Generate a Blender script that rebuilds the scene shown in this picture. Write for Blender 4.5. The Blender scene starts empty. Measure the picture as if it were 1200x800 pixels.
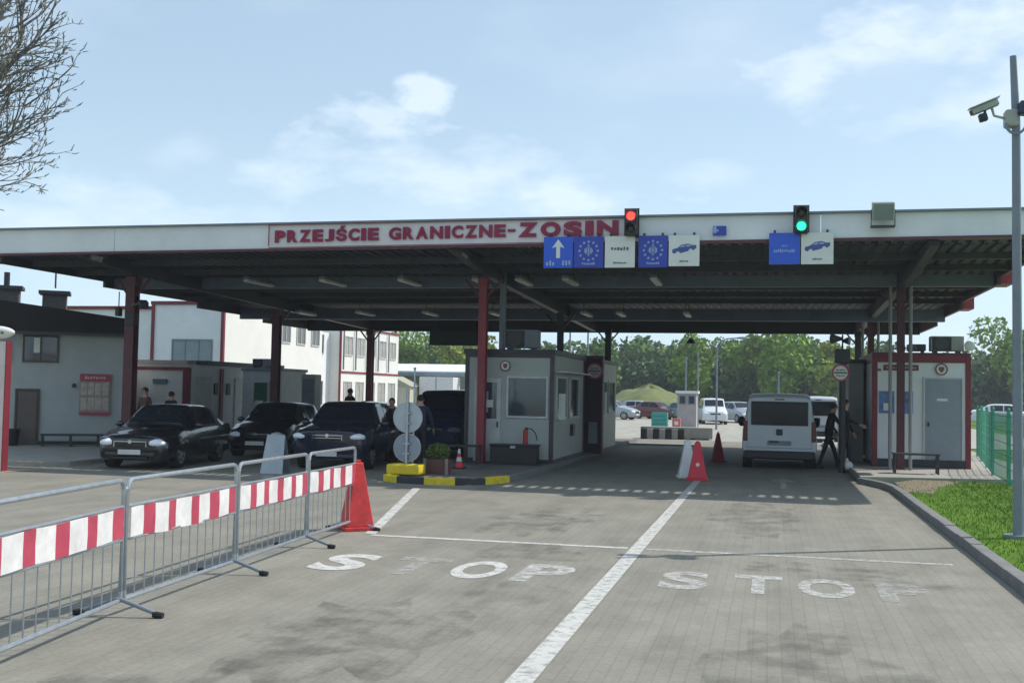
import bpy, bmesh, math, random
from mathutils import Vector, Matrix
R = math.radians
random.seed(7)
scn = bpy.context.scene
COL = scn.collection

# ------------------------------------------------------------------ camera, world, sun, exposure
F_PX, CAM_H = 1295.0, 1.8
yaw, pit, rol = R(13.25), math.atan(59/1295.0), 0.0195
fw = Vector((-math.sin(yaw)*math.cos(pit), math.cos(yaw)*math.cos(pit), math.sin(pit)))
r0 = Vector((math.cos(yaw), math.sin(yaw), 0)); u0 = r0.cross(fw)
rr = r0*math.cos(rol) + u0*math.sin(rol); uu = u0*math.cos(rol) - r0*math.sin(rol)
cam = bpy.data.cameras.new("camera"); cam_o = bpy.data.objects.new("camera", cam); COL.objects.link(cam_o)
cam_o.matrix_world = Matrix(((rr.x, uu.x, -fw.x, 0), (rr.y, uu.y, -fw.y, 0), (rr.z, uu.z, -fw.z, CAM_H), (0, 0, 0, 1)))
cam.sensor_width = 36; cam.lens = 36*F_PX/1200; cam.clip_start = 0.1; cam.clip_end = 3000
scn.camera = cam_o

SUN = Vector((0.74, 0.45, 1.0)).normalized()
sl = bpy.data.lights.new("sun", 'SUN'); sl.energy = 3.9; sl.angle = R(0.55); sl.color = (1.0, 0.95, 0.87)
so = bpy.data.objects.new("sun", sl); COL.objects.link(so)
so.rotation_euler = SUN.to_track_quat('Z', 'Y').to_euler()

w = bpy.data.worlds.new("World"); scn.world = w; w.use_nodes = True
nt = w.node_tree; nt.nodes.clear()
def N(t, **k):
    n = nt.nodes.new(t)
    for a, b in k.items(): setattr(n, a, b)
    return n
out = N('ShaderNodeOutputWorld'); bg = N('ShaderNodeBackground'); bg.inputs[1].default_value = 0.11
sky = N('ShaderNodeTexSky', sky_type='NISHITA'); sky.sun_disc = False
sky.sun_elevation = math.asin(SUN.z); sky.sun_rotation = math.atan2(SUN.x, SUN.y)
sky.air_density = 1.0; sky.dust_density = 1.2; sky.ozone_density = 1.4; sky.altitude = 100
tc = N('ShaderNodeTexCoord')
def vdot(vec):
    n = N('ShaderNodeVectorMath', operation='DOT_PRODUCT'); nt.links.new(tc.outputs['Generated'], n.inputs[0])
    n.inputs[1].default_value = vec; return n.outputs['Value']
def mth(op, a, b=None, clamp=False):
    n = N('ShaderNodeMath', operation=op); n.use_clamp = clamp
    for i, v in enumerate((a, b)):
        if v is None: continue
        if isinstance(v, (int, float)): n.inputs[i].default_value = v
        else: nt.links.new(v, n.inputs[i])
    return n.outputs[0]
def ray(px, py):
    return (fw*F_PX + rr*(px-600) - uu*(py-400)).normalized()
# two noises in sky directions (clouds flattened towards the horizon)
mp = N('ShaderNodeMapping'); mp.inputs['Scale'].default_value = (1, 1, 2.2); nt.links.new(tc.outputs['Generated'], mp.inputs[0])
nz = N('ShaderNodeTexNoise'); nz.inputs['Scale'].default_value = 13; nz.inputs['Detail'].default_value = 9; nz.inputs['Roughness'].default_value = 0.58
nt.links.new(mp.outputs[0], nz.inputs['Vector'])
nz2 = N('ShaderNodeTexNoise'); nz2.inputs['Scale'].default_value = 2.6; nz2.inputs['Detail'].default_value = 7; nz2.inputs['Roughness'].default_value = 0.55
nt.links.new(mp.outputs[0], nz2.inputs['Vector'])
def blob(px, py, wx, wy, amp, soft=0.35):
    """a cumulus: an elliptical region of sky directions, its edge eaten by noise"""
    d = ray(px, py); rt = d.cross(Vector((0, 0, 1))).normalized(); up = rt.cross(d)
    a = mth('DIVIDE', vdot(rt), wx/F_PX); b = mth('DIVIDE', vdot(up), wy/F_PX)
    r = mth('SQRT', mth('ADD', mth('MULTIPLY', a, a), mth('MULTIPLY', b, b)))
    front = mth('GREATER_THAN', vdot(d), 0.0)
    e = mth('SUBTRACT', 1.0, r)
    e = mth('ADD', e, mth('MULTIPLY', mth('SUBTRACT', nz.outputs['Fac'], 0.5), 3.9))
    e = mth('DIVIDE', e, soft, True)
    return mth('MULTIPLY', mth('MULTIPLY', e, front), amp)
cl = blob(497, 115, 40, 34, .42, .6)
for b in ((440, 140, 80, 26, .34, .6), (1070, 55, 150, 62, .42, 1.0), (940, 85, 85, 40, .38, .9), (1150, 110, 160, 70, .3, 1.0),
          (480, 205, 190, 42, .33, 1.0), (215, 180, 60, 22, .22, 1.4), (650, 232, 120, 28, .35, .9), (60, 215, 110, 40, .26, 1.), (815, 205, 45, 16, .22, 1.3),
          (130, 265, 300, 40, .3, 1.2)):
    cl = mth('MAXIMUM', cl, blob(*b))
gen = mth('MULTIPLY', mth('SUBTRACT', nz2.outputs['Fac'], 0.5, ), 0.9, True)      # thin veil over the whole sky
cl = mth('MAXIMUM', cl, gen)
sep = N('ShaderNodeSeparateXYZ'); nt.links.new(tc.outputs['Generated'], sep.inputs[0])
hz = mth('SUBTRACT', 1.0, mth('DIVIDE', mth('ABSOLUTE', sep.outputs['Z']), 0.30), True)
hz = mth('ADD', mth('MULTIPLY', mth('POWER', hz, 1.6), 0.40), 0.42)
m1 = N('ShaderNodeMix', data_type='RGBA'); nt.links.new(hz, m1.inputs[0]); nt.links.new(sky.outputs[0], m1.inputs[6]); m1.inputs[7].default_value = (6.5, 8.6, 10.2, 1)
m2 = N('ShaderNodeMix', data_type='RGBA'); nt.links.new(cl, m2.inputs[0]); nt.links.new(m1.outputs[2], m2.inputs[6]); m2.inputs[7].default_value = (9.6, 10.3, 10.9, 1)
nt.links.new(m2.outputs[2], bg.inputs[0]); nt.links.new(bg.outputs[0], out.inputs[0])

scn.view_settings.view_transform = 'Standard'; scn.view_settings.look = 'None'
scn.view_settings.gamma = 1; scn.view_settings.exposure = 0.16; scn.view_settings.use_curve_mapping = False
scn.render.engine = 'CYCLES'
scn.cycles.max_bounces = 6

# ------------------------------------------------------------------ materials
MATS = {}
def mat(name, col, rough=.6, metal=0., var=.12, vs=3., bump=0., bs=40., alpha=1., emit=0., coat=0., spec=.5, trans=0.):
    if name in MATS: return MATS[name]
    m = bpy.data.materials.new(name); m.use_nodes = True; t = m.node_tree; L = t.links
    b = t.nodes['Principled BSDF']; b.inputs['Roughness'].default_value = rough; b.inputs['Metallic'].default_value = metal
    b.inputs['Specular IOR Level'].default_value = spec; b.inputs['Coat Weight'].default_value = coat
    b.inputs['Transmission Weight'].default_value = trans
    c = (*col, 1)
    g = t.nodes.new('ShaderNodeNewGeometry')
    n = t.nodes.new('ShaderNodeTexNoise'); n.inputs['Scale'].default_value = vs; n.inputs['Detail'].default_value = 6; n.inputs['Roughness'].default_value = .65
    L.new(g.outputs['Position'], n.inputs['Vector'])
    mx = t.nodes.new('ShaderNodeMix'); mx.data_type = 'RGBA'
    mx.inputs[6].default_value = (*[x*(1-var) for x in col], 1); mx.inputs[7].default_value = (*[min(1, x*(1+var)) for x in col], 1)
    mr = t.nodes.new('ShaderNodeMapRange'); mr.inputs[1].default_value = .3; mr.inputs[2].default_value = .7
    L.new(n.outputs['Fac'], mr.inputs[0]); L.new(mr.outputs[0], mx.inputs[0]); L.new(mx.outputs[2], b.inputs['Base Color'])
    if alpha < 1: b.inputs['Alpha'].default_value = alpha
    if emit: b.inputs['Emission Color'].default_value = c; b.inputs['Emission Strength'].default_value = emit
    if bump:
        n2 = t.nodes.new('ShaderNodeTexNoise'); n2.inputs['Scale'].default_value = bs; n2.inputs['Detail'].default_value = 4
        L.new(g.outputs['Position'], n2.inputs['Vector'])
        bp = t.nodes.new('ShaderNodeBump'); bp.inputs['Strength'].default_value = bump; bp.inputs['Distance'].default_value = .02
        L.new(n2.outputs['Fac'], bp.inputs['Height']); L.new(bp.outputs[0], b.inputs['Normal'])
    MATS[name] = m; return m

def paving(name, c1, c2, joint, bw, bh, stain=.35, rot=0., msize=.006, far=(.03,)):
    m = bpy.data.materials.new(name); m.use_nodes = True; t = m.node_tree; L = t.links
    b = t.nodes['Principled BSDF']; b.inputs['Roughness'].default_value = .82; b.inputs['Specular IOR Level'].default_value = .3
    g = t.nodes.new('ShaderNodeNewGeometry')
    mpn = t.nodes.new('ShaderNodeMapping'); mpn.inputs['Rotation'].default_value = (0, 0, rot); L.new(g.outputs['Position'], mpn.inputs[0])
    # slight warp so the courses are not ruler straight
    nw = t.nodes.new('ShaderNodeTexNoise'); nw.inputs['Scale'].default_value = .6; L.new(g.outputs['Position'], nw.inputs['Vector'])
    sc = t.nodes.new('ShaderNodeVectorMath'); sc.operation = 'SCALE'; sc.inputs[3].default_value = .035; L.new(nw.outputs['Color'], sc.inputs[0])
    ad = t.nodes.new('ShaderNodeVectorMath'); ad.operation = 'ADD'; L.new(mpn.outputs[0], ad.inputs[0]); L.new(sc.outputs[0], ad.inputs[1])
    br = t.nodes.new('ShaderNodeTexBrick'); br.inputs['Scale'].default_value = 1; br.inputs['Brick Width'].default_value = bw; br.inputs['Row Height'].default_value = bh
    br.inputs['Mortar Size'].default_value = msize; br.inputs['Mortar Smooth'].default_value = .4
    br.inputs['Color1'].default_value = (*c1, 1); br.inputs['Color2'].default_value = (*c2, 1); br.inputs['Mortar'].default_value = (*joint, 1)
    L.new(ad.outputs[0], br.inputs['Vector'])
    def noise(s, d, lo, hi, a, bb, sx=1., sy=1.):
        mq = t.nodes.new('ShaderNodeMapping'); mq.inputs['Scale'].default_value = (sx, sy, 1); L.new(g.outputs['Position'], mq.inputs[0])
        n = t.nodes.new('ShaderNodeTexNoise'); n.inputs['Scale'].default_value = s; n.inputs['Detail'].default_value = d; n.inputs['Roughness'].default_value = .6
        L.new(mq.outputs[0], n.inputs['Vector'])
        r = t.nodes.new('ShaderNodeMapRange'); r.inputs[1].default_value = lo; r.inputs[2].default_value = hi; r.inputs[3].default_value = a; r.inputs[4].default_value = bb
        L.new(n.outputs['Fac'], r.inputs[0]); return r.outputs[0]
    f1 = noise(.9, 7, .35, .7, 1.06, 1-stain*.5)
    f2 = noise(2.0, 6, .48, .80, 1., 1-stain, 1., .5)
    f3 = noise(28, 5, .3, .7, .88, 1.1)
    f4 = noise(1.1, 5, .4, .7, 1.05, .9, 2.4, .12)
    def mul(a, c):
        n = t.nodes.new('ShaderNodeMath'); n.operation = 'MULTIPLY'; L.new(a, n.inputs[0]); L.new(c, n.inputs[1]); return n.outputs[0]
    f = mul(mul(f1, f2), mul(f3, f4))
    vm = t.nodes.new('ShaderNodeVectorMath'); vm.operation = 'SCALE'; L.new(br.outputs['Color'], vm.inputs[0]); L.new(f, vm.inputs[3])
    L.new(vm.outputs[0], b.inputs['Base Color'])
    bp = t.nodes.new('ShaderNodeBump'); bp.inputs['Strength'].default_value = .35; bp.inputs['Distance'].default_value = .01
    L.new(f3, bp.inputs['Height']); L.new(bp.outputs[0], b.inputs['Normal'])
    MATS[name] = m; return m

def paint(name, col, wear=.5, scale=9.):
    """road paint, worn through to the paving in flakes"""
    m = bpy.data.materials.new(name); m.use_nodes = True; t = m.node_tree; L = t.links
    b = t.nodes['Principled BSDF']; b.inputs['Roughness'].default_value = .7
    g = t.nodes.new('ShaderNodeNewGeometry')
    n = t.nodes.new('ShaderNodeTexNoise'); n.inputs['Scale'].default_value = scale; n.inputs['Detail'].default_value = 8; n.inputs['Roughness'].default_value = .7
    L.new(g.outputs['Position'], n.inputs['Vector'])
    r = t.nodes.new('ShaderNodeMapRange'); r.inputs[1].default_value = wear-.1; r.inputs[2].default_value = wear+.16; r.inputs[3].default_value = .95; r.inputs[4].default_value = .12
    L.new(n.outputs['Fac'], r.inputs[0]); L.new(r.outputs[0], b.inputs['Alpha'])
    n2 = t.nodes.new('ShaderNodeTexNoise'); n2.inputs['Scale'].default_value = 2.; n2.inputs['Detail'].default_value = 5; L.new(g.outputs['Position'], n2.inputs['Vector'])
    mx = t.nodes.new('ShaderNodeMix'); mx.data_type = 'RGBA'; mx.inputs[6].default_value = (*[x*.72 for x in col], 1); mx.inputs[7].default_value = (*col, 1)
    L.new(n2.outputs['Fac'], mx.inputs[0]); L.new(mx.outputs[2], b.inputs['Base Color'])
    MATS[name] = m; return m

M = dict(
 red=mat('red_paint', (.30, .025, .035), .5, var=.2), darkred=mat('dark_red_steel', (.10, .02, .028), .5, var=.25),
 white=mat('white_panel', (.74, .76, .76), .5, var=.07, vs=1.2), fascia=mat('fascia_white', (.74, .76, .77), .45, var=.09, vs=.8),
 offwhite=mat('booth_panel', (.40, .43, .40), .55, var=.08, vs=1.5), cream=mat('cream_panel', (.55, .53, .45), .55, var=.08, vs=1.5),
 trimred=mat('trim_red', (.19, .02, .032), .5, var=.15), dark=mat('dark_metal', (.03, .032, .036), .5), black=mat('black_plastic', (.015, .015, .017), .45),
 rubber=mat('rubber', (.018, .018, .018), .85), steel=mat('galvanised_steel', (.42, .45, .48), .38, .75, var=.15, vs=12), greypaint=mat('grey_paint', (.19, .22, .26), .5),
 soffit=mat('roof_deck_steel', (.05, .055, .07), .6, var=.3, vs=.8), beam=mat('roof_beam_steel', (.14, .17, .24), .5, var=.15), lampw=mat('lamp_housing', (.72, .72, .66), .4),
 blue=mat('sign_blue', (.02, .10, .62), .4, var=.05), navy=mat('sign_navy', (.02, .05, .38), .4, var=.06), signwhite=mat('sign_white', (.72, .73, .68), .45, var=.05),
 paleblue=mat('pale_blue_ink', (.33, .42, .68), .5), ink=mat('dark_ink', (.12, .13, .13), .6), carblue=mat('blue_ink', (.06, .10, .30), .5),
 crimson=mat('lettering_crimson', (.25, .005, .045), .45, var=.08), rednet=mat('stripe_red', (.42, .05, .09), .55, var=.2, vs=6), stripew=mat('stripe_white', (.68, .67, .66), .55, var=.16, vs=6),
 conered=mat('cone_red', (.56, .03, .03), .5, var=.3, vs=7), conedark=mat('cone_dark_red', (.32, .02, .03), .5, var=.15), conewhite=mat('cone_white', (.72, .72, .70), .5),
 yellow=mat('kerb_yellow', (.70, .53, .02), .6, var=.18, vs=7), kerbblack=mat('kerb_black', (.035, .035, .04), .7, var=.2), concrete=mat('concrete', (.36, .35, .33), .85, var=.14, vs=5, bump=.3),
 kerb=mat('kerb_concrete', (.17, .17, .165), .85, var=.2, vs=4, bump=.3), slab=mat('slab_concrete', (.33, .315, .28), .85, var=.18, vs=2),
 render=mat('old_render', (.44, .46, .45), .85, var=.10, vs=1.2, bump=.2), darkroof=mat('bitumen_roof', (.012, .011, .012), .9, var=.2), brickd=mat('chimney_brick', (.10, .09, .09), .9, var=.3, vs=12),
 glass=mat('window_glass', (.035, .05, .06), .08, spec=.9, var=.3, vs=.7), glassgreen=mat('green_glass', (.05, .09, .08), .1, spec=.9, var=.3), framew=mat('window_frame', (.55, .56, .55), .5),
 door=mat('grey_door', (.26, .30, .34), .5, var=.08), wood=mat('old_wood', (.10, .075, .05), .8, var=.3, vs=8), planter=mat('planter_wood', (.13, .055, .05), .8, var=.2, vs=8),
 skin=mat('skin', (.50, .30, .22), .6, var=.06), hair=mat('hair', (.025, .018, .013), .8), navycloth=mat('navy_cloth', (.022, .028, .055), .9), blackcloth=mat('black_cloth', (.013, .014, .017), .9),
 browncloth=mat('brown_cloth', (.10, .055, .045), .9), greycloth=mat('grey_cloth', (.10, .10, .11), .9), jeans=mat('denim', (.04, .055, .10), .9),
 carblack=mat('car_paint_black', (.010, .011, .014), .22, coat=.8, var=.1), carnavy=mat('car_paint_navy', (.012, .016, .035), .25, coat=.8, var=.1), carblue2=mat('car_paint_blue', (.010, .018, .075), .25, coat=.8),
 vanwhite=mat('van_paint_white_shaded', (.50, .54, .58), .3, coat=.5, var=.05), carsilver=mat('car_paint_silver', (.35, .38, .42), .3, .4, coat=.5), carred=mat('car_paint_red', (.13, .03, .03), .3, coat=.5), carteal=mat('car_paint_teal', (.03, .14, .15), .3, coat=.5),  # van white is darkened and blued, canopy shade put into the colour
 carglass=mat('car_glass', (.014, .017, .024), .08, spec=.3, var=.2), lens=mat('headlight_lens', (.90, .92, .95), .25, spec=1., var=.03), tail=mat('tail_lens', (.12, .01, .012), .25), chrome=mat('chrome', (.6, .62, .65), .15, 1.),
 rim=mat('wheel_rim', (.45, .46, .48), .3, .8), plate=mat('plate_white', (.68, .69, .66), .5), teal=mat('teal_plastic', (.05, .32, .28), .5), pink=mat('faded_red', (.50, .13, .13), .6),
 greenfence=mat('fence_green', (.05, .30, .20), .5, var=.1), bark=mat('bark', (.075, .06, .05), .9, var=.3, vs=12), acgrey=mat('ac_grey', (.36, .37, .33), .5),
 leafp=mat('planter_leaf', (.10, .16, .03), .7, var=.4, vs=25), soil=mat('bare_soil', (.20, .16, .11), .95, var=.2, vs=6, bump=.4), 
 shedroof=mat('shed_roof_white', (.75, .76, .78), .5), lampred=mat('lamp_red_lit', (1., .04, .03), .3, emit=3.), lampgreen=mat('lamp_green_lit', (.02, .95, .35), .3, emit=2.2), lampoff=mat('lamp_unlit', (.02, .02, .02), .3),
 extred=mat('extinguisher_red', (.4, .02, .02), .35), poster=mat('poster_paper', (.50, .42, .36), .7, var=.3, vs=9),
)
M['road'] = paving('road_pavers', (.242, .230, .193), (.226, .215, .180), (.198, .189, .158), .2, .1, .24, R(90))
M['apron'] = paving('apron_pavers', (.38, .36, .31), (.34, .32, .28), (.25, .24, .2), .4, .4, .2)
M['sand'] = paving('sandy_pavers', (.42, .35, .26), (.38, .32, .24), (.28, .24, .18), .3, .3, .25)
M['islandpave'] = paving('island_pavers', (.20, .18, .16), (.18, .165, .15), (.12, .11, .10), .2, .1, .3)
M['linepaint'] = paint('line_paint', (.62, .61, .58), .58, 9); M['oldpaint'] = paint('old_line_paint', (.56, .55, .52), .50, 9); M['wornpaint'] = paint('worn_paint', (.46, .45, .42), .465, 9)
M['tar'] = paint('tar_stain', (.05, .05, .052), .5, 5)

# ------------------------------------------------------------------ mesh builder
def root_loc(o):
    while o.parent: o = o.parent
    return o.matrix_basis
class MB:
    def __init__(s): s.bm = bmesh.new()
    def box(s, x0, x1, y0, y1, z0, z1):
        r = bmesh.ops.create_cube(s.bm, size=1); 
        bmesh.ops.transform(s.bm, matrix=Matrix.Translation(((x0+x1)/2, (y0+y1)/2, (z0+z1)/2)) @ Matrix.Diagonal((abs(x1-x0), abs(y1-y0), abs(z1-z0), 1)), verts=r['verts']); return s
    def rbox(s, c, size, rot=(0, 0, 0)):
        r = bmesh.ops.create_cube(s.bm, size=1)
        from mathutils import Euler
        bmesh.ops.transform(s.bm, matrix=Matrix.Translation(c) @ Euler(rot).to_matrix().to_4x4() @ Matrix.Diagonal((*size, 1)), verts=r['verts']); return s
    def bar(s, a, b, wx, wy):
        """square bar from a to b"""
        a, b = Vector(a), Vector(b); d = b-a
        r = bmesh.ops.create_cube(s.bm, size=1)
        bmesh.ops.transform(s.bm, matrix=Matrix.Translation((a+b)/2) @ d.to_track_quat('Z', 'Y').to_matrix().to_4x4() @ Matrix.Diagonal((wx, wy, d.length, 1)), verts=r['verts']); return s
    def tube(s, pts, r, n=8, r2=None, cap=True):
        pts = [Vector(p) for p in pts]; rings = []
        for i, p in enumerate(pts):
            d = (pts[min(i+1, len(pts)-1)]-pts[max(i-1, 0)]).normalized(); q = d.to_track_quat('Z', 'Y')
            ra = r if r2 is None else r+(r2-r)*i/(len(pts)-1)
            rings.append([s.bm.verts.new(p+q @ Vector((math.cos(2*math.pi*k/n)*ra, math.sin(2*math.pi*k/n)*ra, 0))) for k in range(n)])
        for A, B in zip(rings, rings[1:]):
            for k in range(n): s.bm.faces.new((A[k], A[(k+1) % n], B[(k+1) % n], B[k]))
        if cap and n > 2: s.bm.faces.new(rings[0][::-1]); s.bm.faces.new(rings[-1])
        return s
    def prism(s, poly, z0, z1):
        a = [s.bm.verts.new((x, y, z0)) for x, y in poly]; b = [s.bm.verts.new((x, y, z1)) for x, y in poly]; n = len(poly)
        for k in range(n): s.bm.faces.new((a[k], a[(k+1) % n], b[(k+1) % n], b[k]))
        s.bm.faces.new(a[::-1]); s.bm.faces.new(b); return s
    def sheet(s, poly, z):
        s.bm.faces.new([s.bm.verts.new((x, y, z)) for x, y in poly]); return s
    def face(s, pts):
        s.bm.faces.new([s.bm.verts.new(p) for p in pts]); return s
    def plate(s, pts, t):
        """solid plate: a polygon in 3-D, thickness t along its normal"""
        pts = [Vector(p) for p in pts]; n = (pts[1]-pts[0]).cross(pts[2]-pts[0]).normalized()*t
        a = [s.bm.verts.new(p) for p in pts]; b = [s.bm.verts.new(p+n) for p in pts]; k = len(pts)
        s.bm.faces.new(a[::-1]); s.bm.faces.new(b)
        for i in range(k): s.bm.faces.new((a[i], a[(i+1) % k], b[(i+1) % k], b[i]))
        return s
    def disc(s, c, r, axis, t, n=28, r_in=0.):
        """disc (or ring) of thickness t, facing along axis"""
        c = Vector(c); q = Vector(axis).to_track_quat('Z', 'Y'); L = []
        for rad in ((r, r_in) if r_in else (r,)):
            for z in (-t/2, t/2): L.append([s.bm.verts.new(c+q @ Vector((math.cos(2*math.pi*k/n)*rad, math.sin(2*math.pi*k/n)*rad, z))) for k in range(n)])
        if not r_in:
            A, B = L; s.bm.faces.new(A[::-1]); s.bm.faces.new(B)
            for k in range(n): s.bm.faces.new((A[k], A[(k+1) % n], B[(k+1) % n], B[k]))
        else:
            A, B, C_, D = L
            for k in range(n):
                j = (k+1) % n
                for P, Q in ((A, B), (B, D), (D, C_), (C_, A)): s.bm.faces.new((P[k], P[j], Q[j], Q[k]))
        return s
    def ball(s, c, r, u=12, v=8, sc=(1, 1, 1)):
        q = bmesh.ops.create_uvsphere(s.bm, u_segments=u, v_segments=v, radius=r)
        bmesh.ops.transform(s.bm, matrix=Matrix.Translation(c) @ Matrix.Diagonal((*sc, 1)), verts=q['verts']); return s
    def cone(s, c, r1, r2, h, n=20):
        c = Vector(c); s.tube([c, c+Vector((0, 0, h))], r1, n, r2); return s
    def build(s, name, m, parent=None, world=False, smooth=False, bevel=0., label=None, cat=None, group=None, kind=None):
        bmesh.ops.recalc_face_normals(s.bm, faces=s.bm.faces)
        if world and parent is not None: bmesh.ops.transform(s.bm, matrix=root_loc(parent).inverted(), verts=s.bm.verts)
        me = bpy.data.meshes.new(name); s.bm.to_mesh(me); s.bm.free()
        o = bpy.data.objects.new(name, me); COL.objects.link(o)
        if m is not None: me.materials.append(m)
        if parent is not None: o.parent = parent
        if smooth:
            for p in me.polygons: p.use_smooth = True
            me.update()
            try:
                me.set_sharp_from_angle(angle=R(35))
            except Exception: pass
        if bevel:
            b = o.modifiers.new('bevel', 'BEVEL'); b.width = bevel; b.segments = 2; b.limit_method = 'ANGLE'
        return tag(o, label, cat, group, kind)
def tag(o, label=None, cat=None, group=None, kind=None):
    if label: o['label'] = label
    if cat: o['category'] = cat
    if group: o['group'] = group
    if kind: o['kind'] = kind
    return o
def thing(name, label, cat, loc=(0, 0, 0), rz=0., group=None):
    o = bpy.data.objects.new(name, None); o.empty_display_size = .2; COL.objects.link(o)
    o.matrix_basis = Matrix.Translation(loc) @ Matrix.Rotation(rz, 4, 'Z')
    return tag(o, label, cat, group)
def struct(mb, name, m, smooth=False): return mb.build(name, m, kind='structure', smooth=smooth)
def copy_tree(o, loc, rz=0., label=None, mats=None):
    def rec(q, par):
        c = q.copy(); COL.objects.link(c); c.parent = par
        for ch in [x for x in q.children]: rec(ch, c)
        return c
    r = rec(o, None); r.matrix_basis = Matrix.Translation(loc) @ Matrix.Rotation(rz, 4, 'Z')
    if label: r['label'] = label
    return r
def text_mesh(name, txt, m, parent, x0, x1, z0, z1, y, depth=.012, bold=.0, shear=0., world=True):
    cu = bpy.data.curves.new(name, 'FONT'); cu.body = txt; cu.size = 1; cu.extrude = .01; cu.offset = bold; cu.shear = shear
    o = bpy.data.objects.new(name, cu); COL.objects.link(o)
    bpy.context.view_layer.update(); dg = bpy.context.evaluated_depsgraph_get()
    me = bpy.data.meshes.new_from_object(o.evaluated_get(dg)); bpy.data.objects.remove(o)
    xs = [v.co.x for v in me.vertices]; base = 0.0
    # cap height of the font: letters sit on y = 0
    ys = [v.co.y for v in me.vertices]; top = .73+bold
    for v in me.vertices:
        x, yy, zz = v.co
        v.co = (x0+(x-min(xs))/(max(xs)-min(xs))*(x1-x0), y+(-zz*depth/.01), z0+(yy+bold)/(top+bold)*(z1-z0))
    if parent is not None and world: me.transform(root_loc(parent).inverted())
    me.materials.clear(); me.materials.append(m)
    ob = bpy.data.objects.new(name, me); COL.objects.link(ob); ob.parent = parent
    return ob
def marks(mb, x0, x1, z0, z1, y, n, seed=1, t=.006):
    """short illegible strokes standing for lettering too small to read"""
    rd = random.Random(seed); wd = (x1-x0)/n; h = z1-z0
    for i in range(n):
        a = x0+wd*(i+.14); b = x0+wd*(i+rd.uniform(.70, .90)); mb.box(a, b, y-t, y, z0+h*rd.choice((0, 0, .12)), z1-h*rd.choice((0, .15, .3)))
    return mb

# ------------------------------------------------------------------ the setting: ground
m = bpy.data.materials.new('field_grass'); m.use_nodes = True; t = m.node_tree; b = t.nodes['Principled BSDF']; b.inputs['Roughness'].default_value = .9; b.inputs['Specular IOR Level'].default_value = .1
g = t.nodes.new('ShaderNodeNewGeometry'); n = t.nodes.new('ShaderNodeTexNoise'); n.inputs['Scale'].default_value = 1.6; n.inputs['Detail'].default_value = 10; n.inputs['Roughness'].default_value = .7; t.links.new(g.outputs['Position'], n.inputs['Vector'])
cr = t.nodes.new('ShaderNodeValToRGB'); cr.color_ramp.elements[0].position = .32; cr.color_ramp.elements[0].color = (.05, .10, .012, 1); cr.color_ramp.elements[1].position = .7; cr.color_ramp.elements[1].color = (.13, .20, .03, 1)
e = cr.color_ramp.elements.new(.5); e.color = (.085, .165, .018, 1)
t.links.new(n.outputs['Fac'], cr.inputs[0]); t.links.new(cr.outputs[0], b.inputs['Base Color']); M['grass'] = m

struct(MB().sheet([(-500, -150), (500, -150), (500, 700), (-500, 700)], -.03), 'terrain', M['grass'])
struct(MB().sheet([(-60, -90), (40, -90), (40, -12.01), (-60, -12.01)], 0), 'unseen_grey_yard', M['road'])  # added out of view so the van's glass mirrors grey ground, not grass
struct(MB().sheet([(-15.9, -12), (2.285, -12), (2.285, 24), (1.86, 24.6), (1.86, 60), (-24, 60), (-24, 21.0), (-15.9, 19.9)], 0), 'road', M['road'])
struct(MB().sheet([(-26, 44.5), (12, 44.5), (13, 100), (-36, 100)], .004), 'concrete_apron', M['apron'])
struct(MB().sheet([(-22, 8), (-15.3, 8), (-15.0, 18.9), (-14.6, 20.0), (-22, 20.7)], .008), 'sandy_pavement', M['sand'])
struct(MB().prism([(-30, 21.4), (-15.3, 20.9), (-14.9, 21.4), (-14.9, 43), (-30, 43)], -.02, .10), 'left_pavement', M['slab'])

# right hand kerb, grass verge and pavement
kerb = MB()
pts = [(2.29, -6)]+[(2.29, y) for y in (0, 8, 16, 21, 22.6)]+[(2.2, 23.4), (1.98, 24.2), (1.78, 24.75)]
for i, (a, b2) in enumerate(zip(pts, pts[1:])):
    a, b2 = Vector(a), Vector(b2); L = (b2-a).length; nseg = max(1, int(round(L/1.0))) 
    for k in range(nseg):
        p = a+(b2-a)*(k/nseg); q = a+(b2-a)*((k+1)/nseg); d = (q-p).normalized(); nn = Vector((d.y, -d.x)); p2 = p+d*.006; q2 = q-d*.006
        kerb.prism([tuple(p2), tuple(p2+nn*.15), tuple(q2+nn*.15), tuple(q2)], -.02, .12+random.uniform(-.006, .006))
kerb.build('kerb', M['kerb'], kind='structure', bevel=.012)
struct(MB().prism([(2.45, -8), (14, -8), (14, 24.9), (2.9, 24.9), (2.45, 23.9)], -.02, .10), 'grass_verge', M['grass'])
struct(MB().prism([(1.88, 24.95), (6.2, 25.9), (6.6, 44), (1.9, 44)], -.02, .13), 'right_pavement', M['slab'])
struct(MB().prism([(2.46, 21.6), (2.9, 21.4), (3.15, 22.9), (3.6, 24.0), (3.9, 24.88), (2.95, 24.88), (2.46, 23.9)], .05, .106), 'bare_soil', M['soil'])

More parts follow.
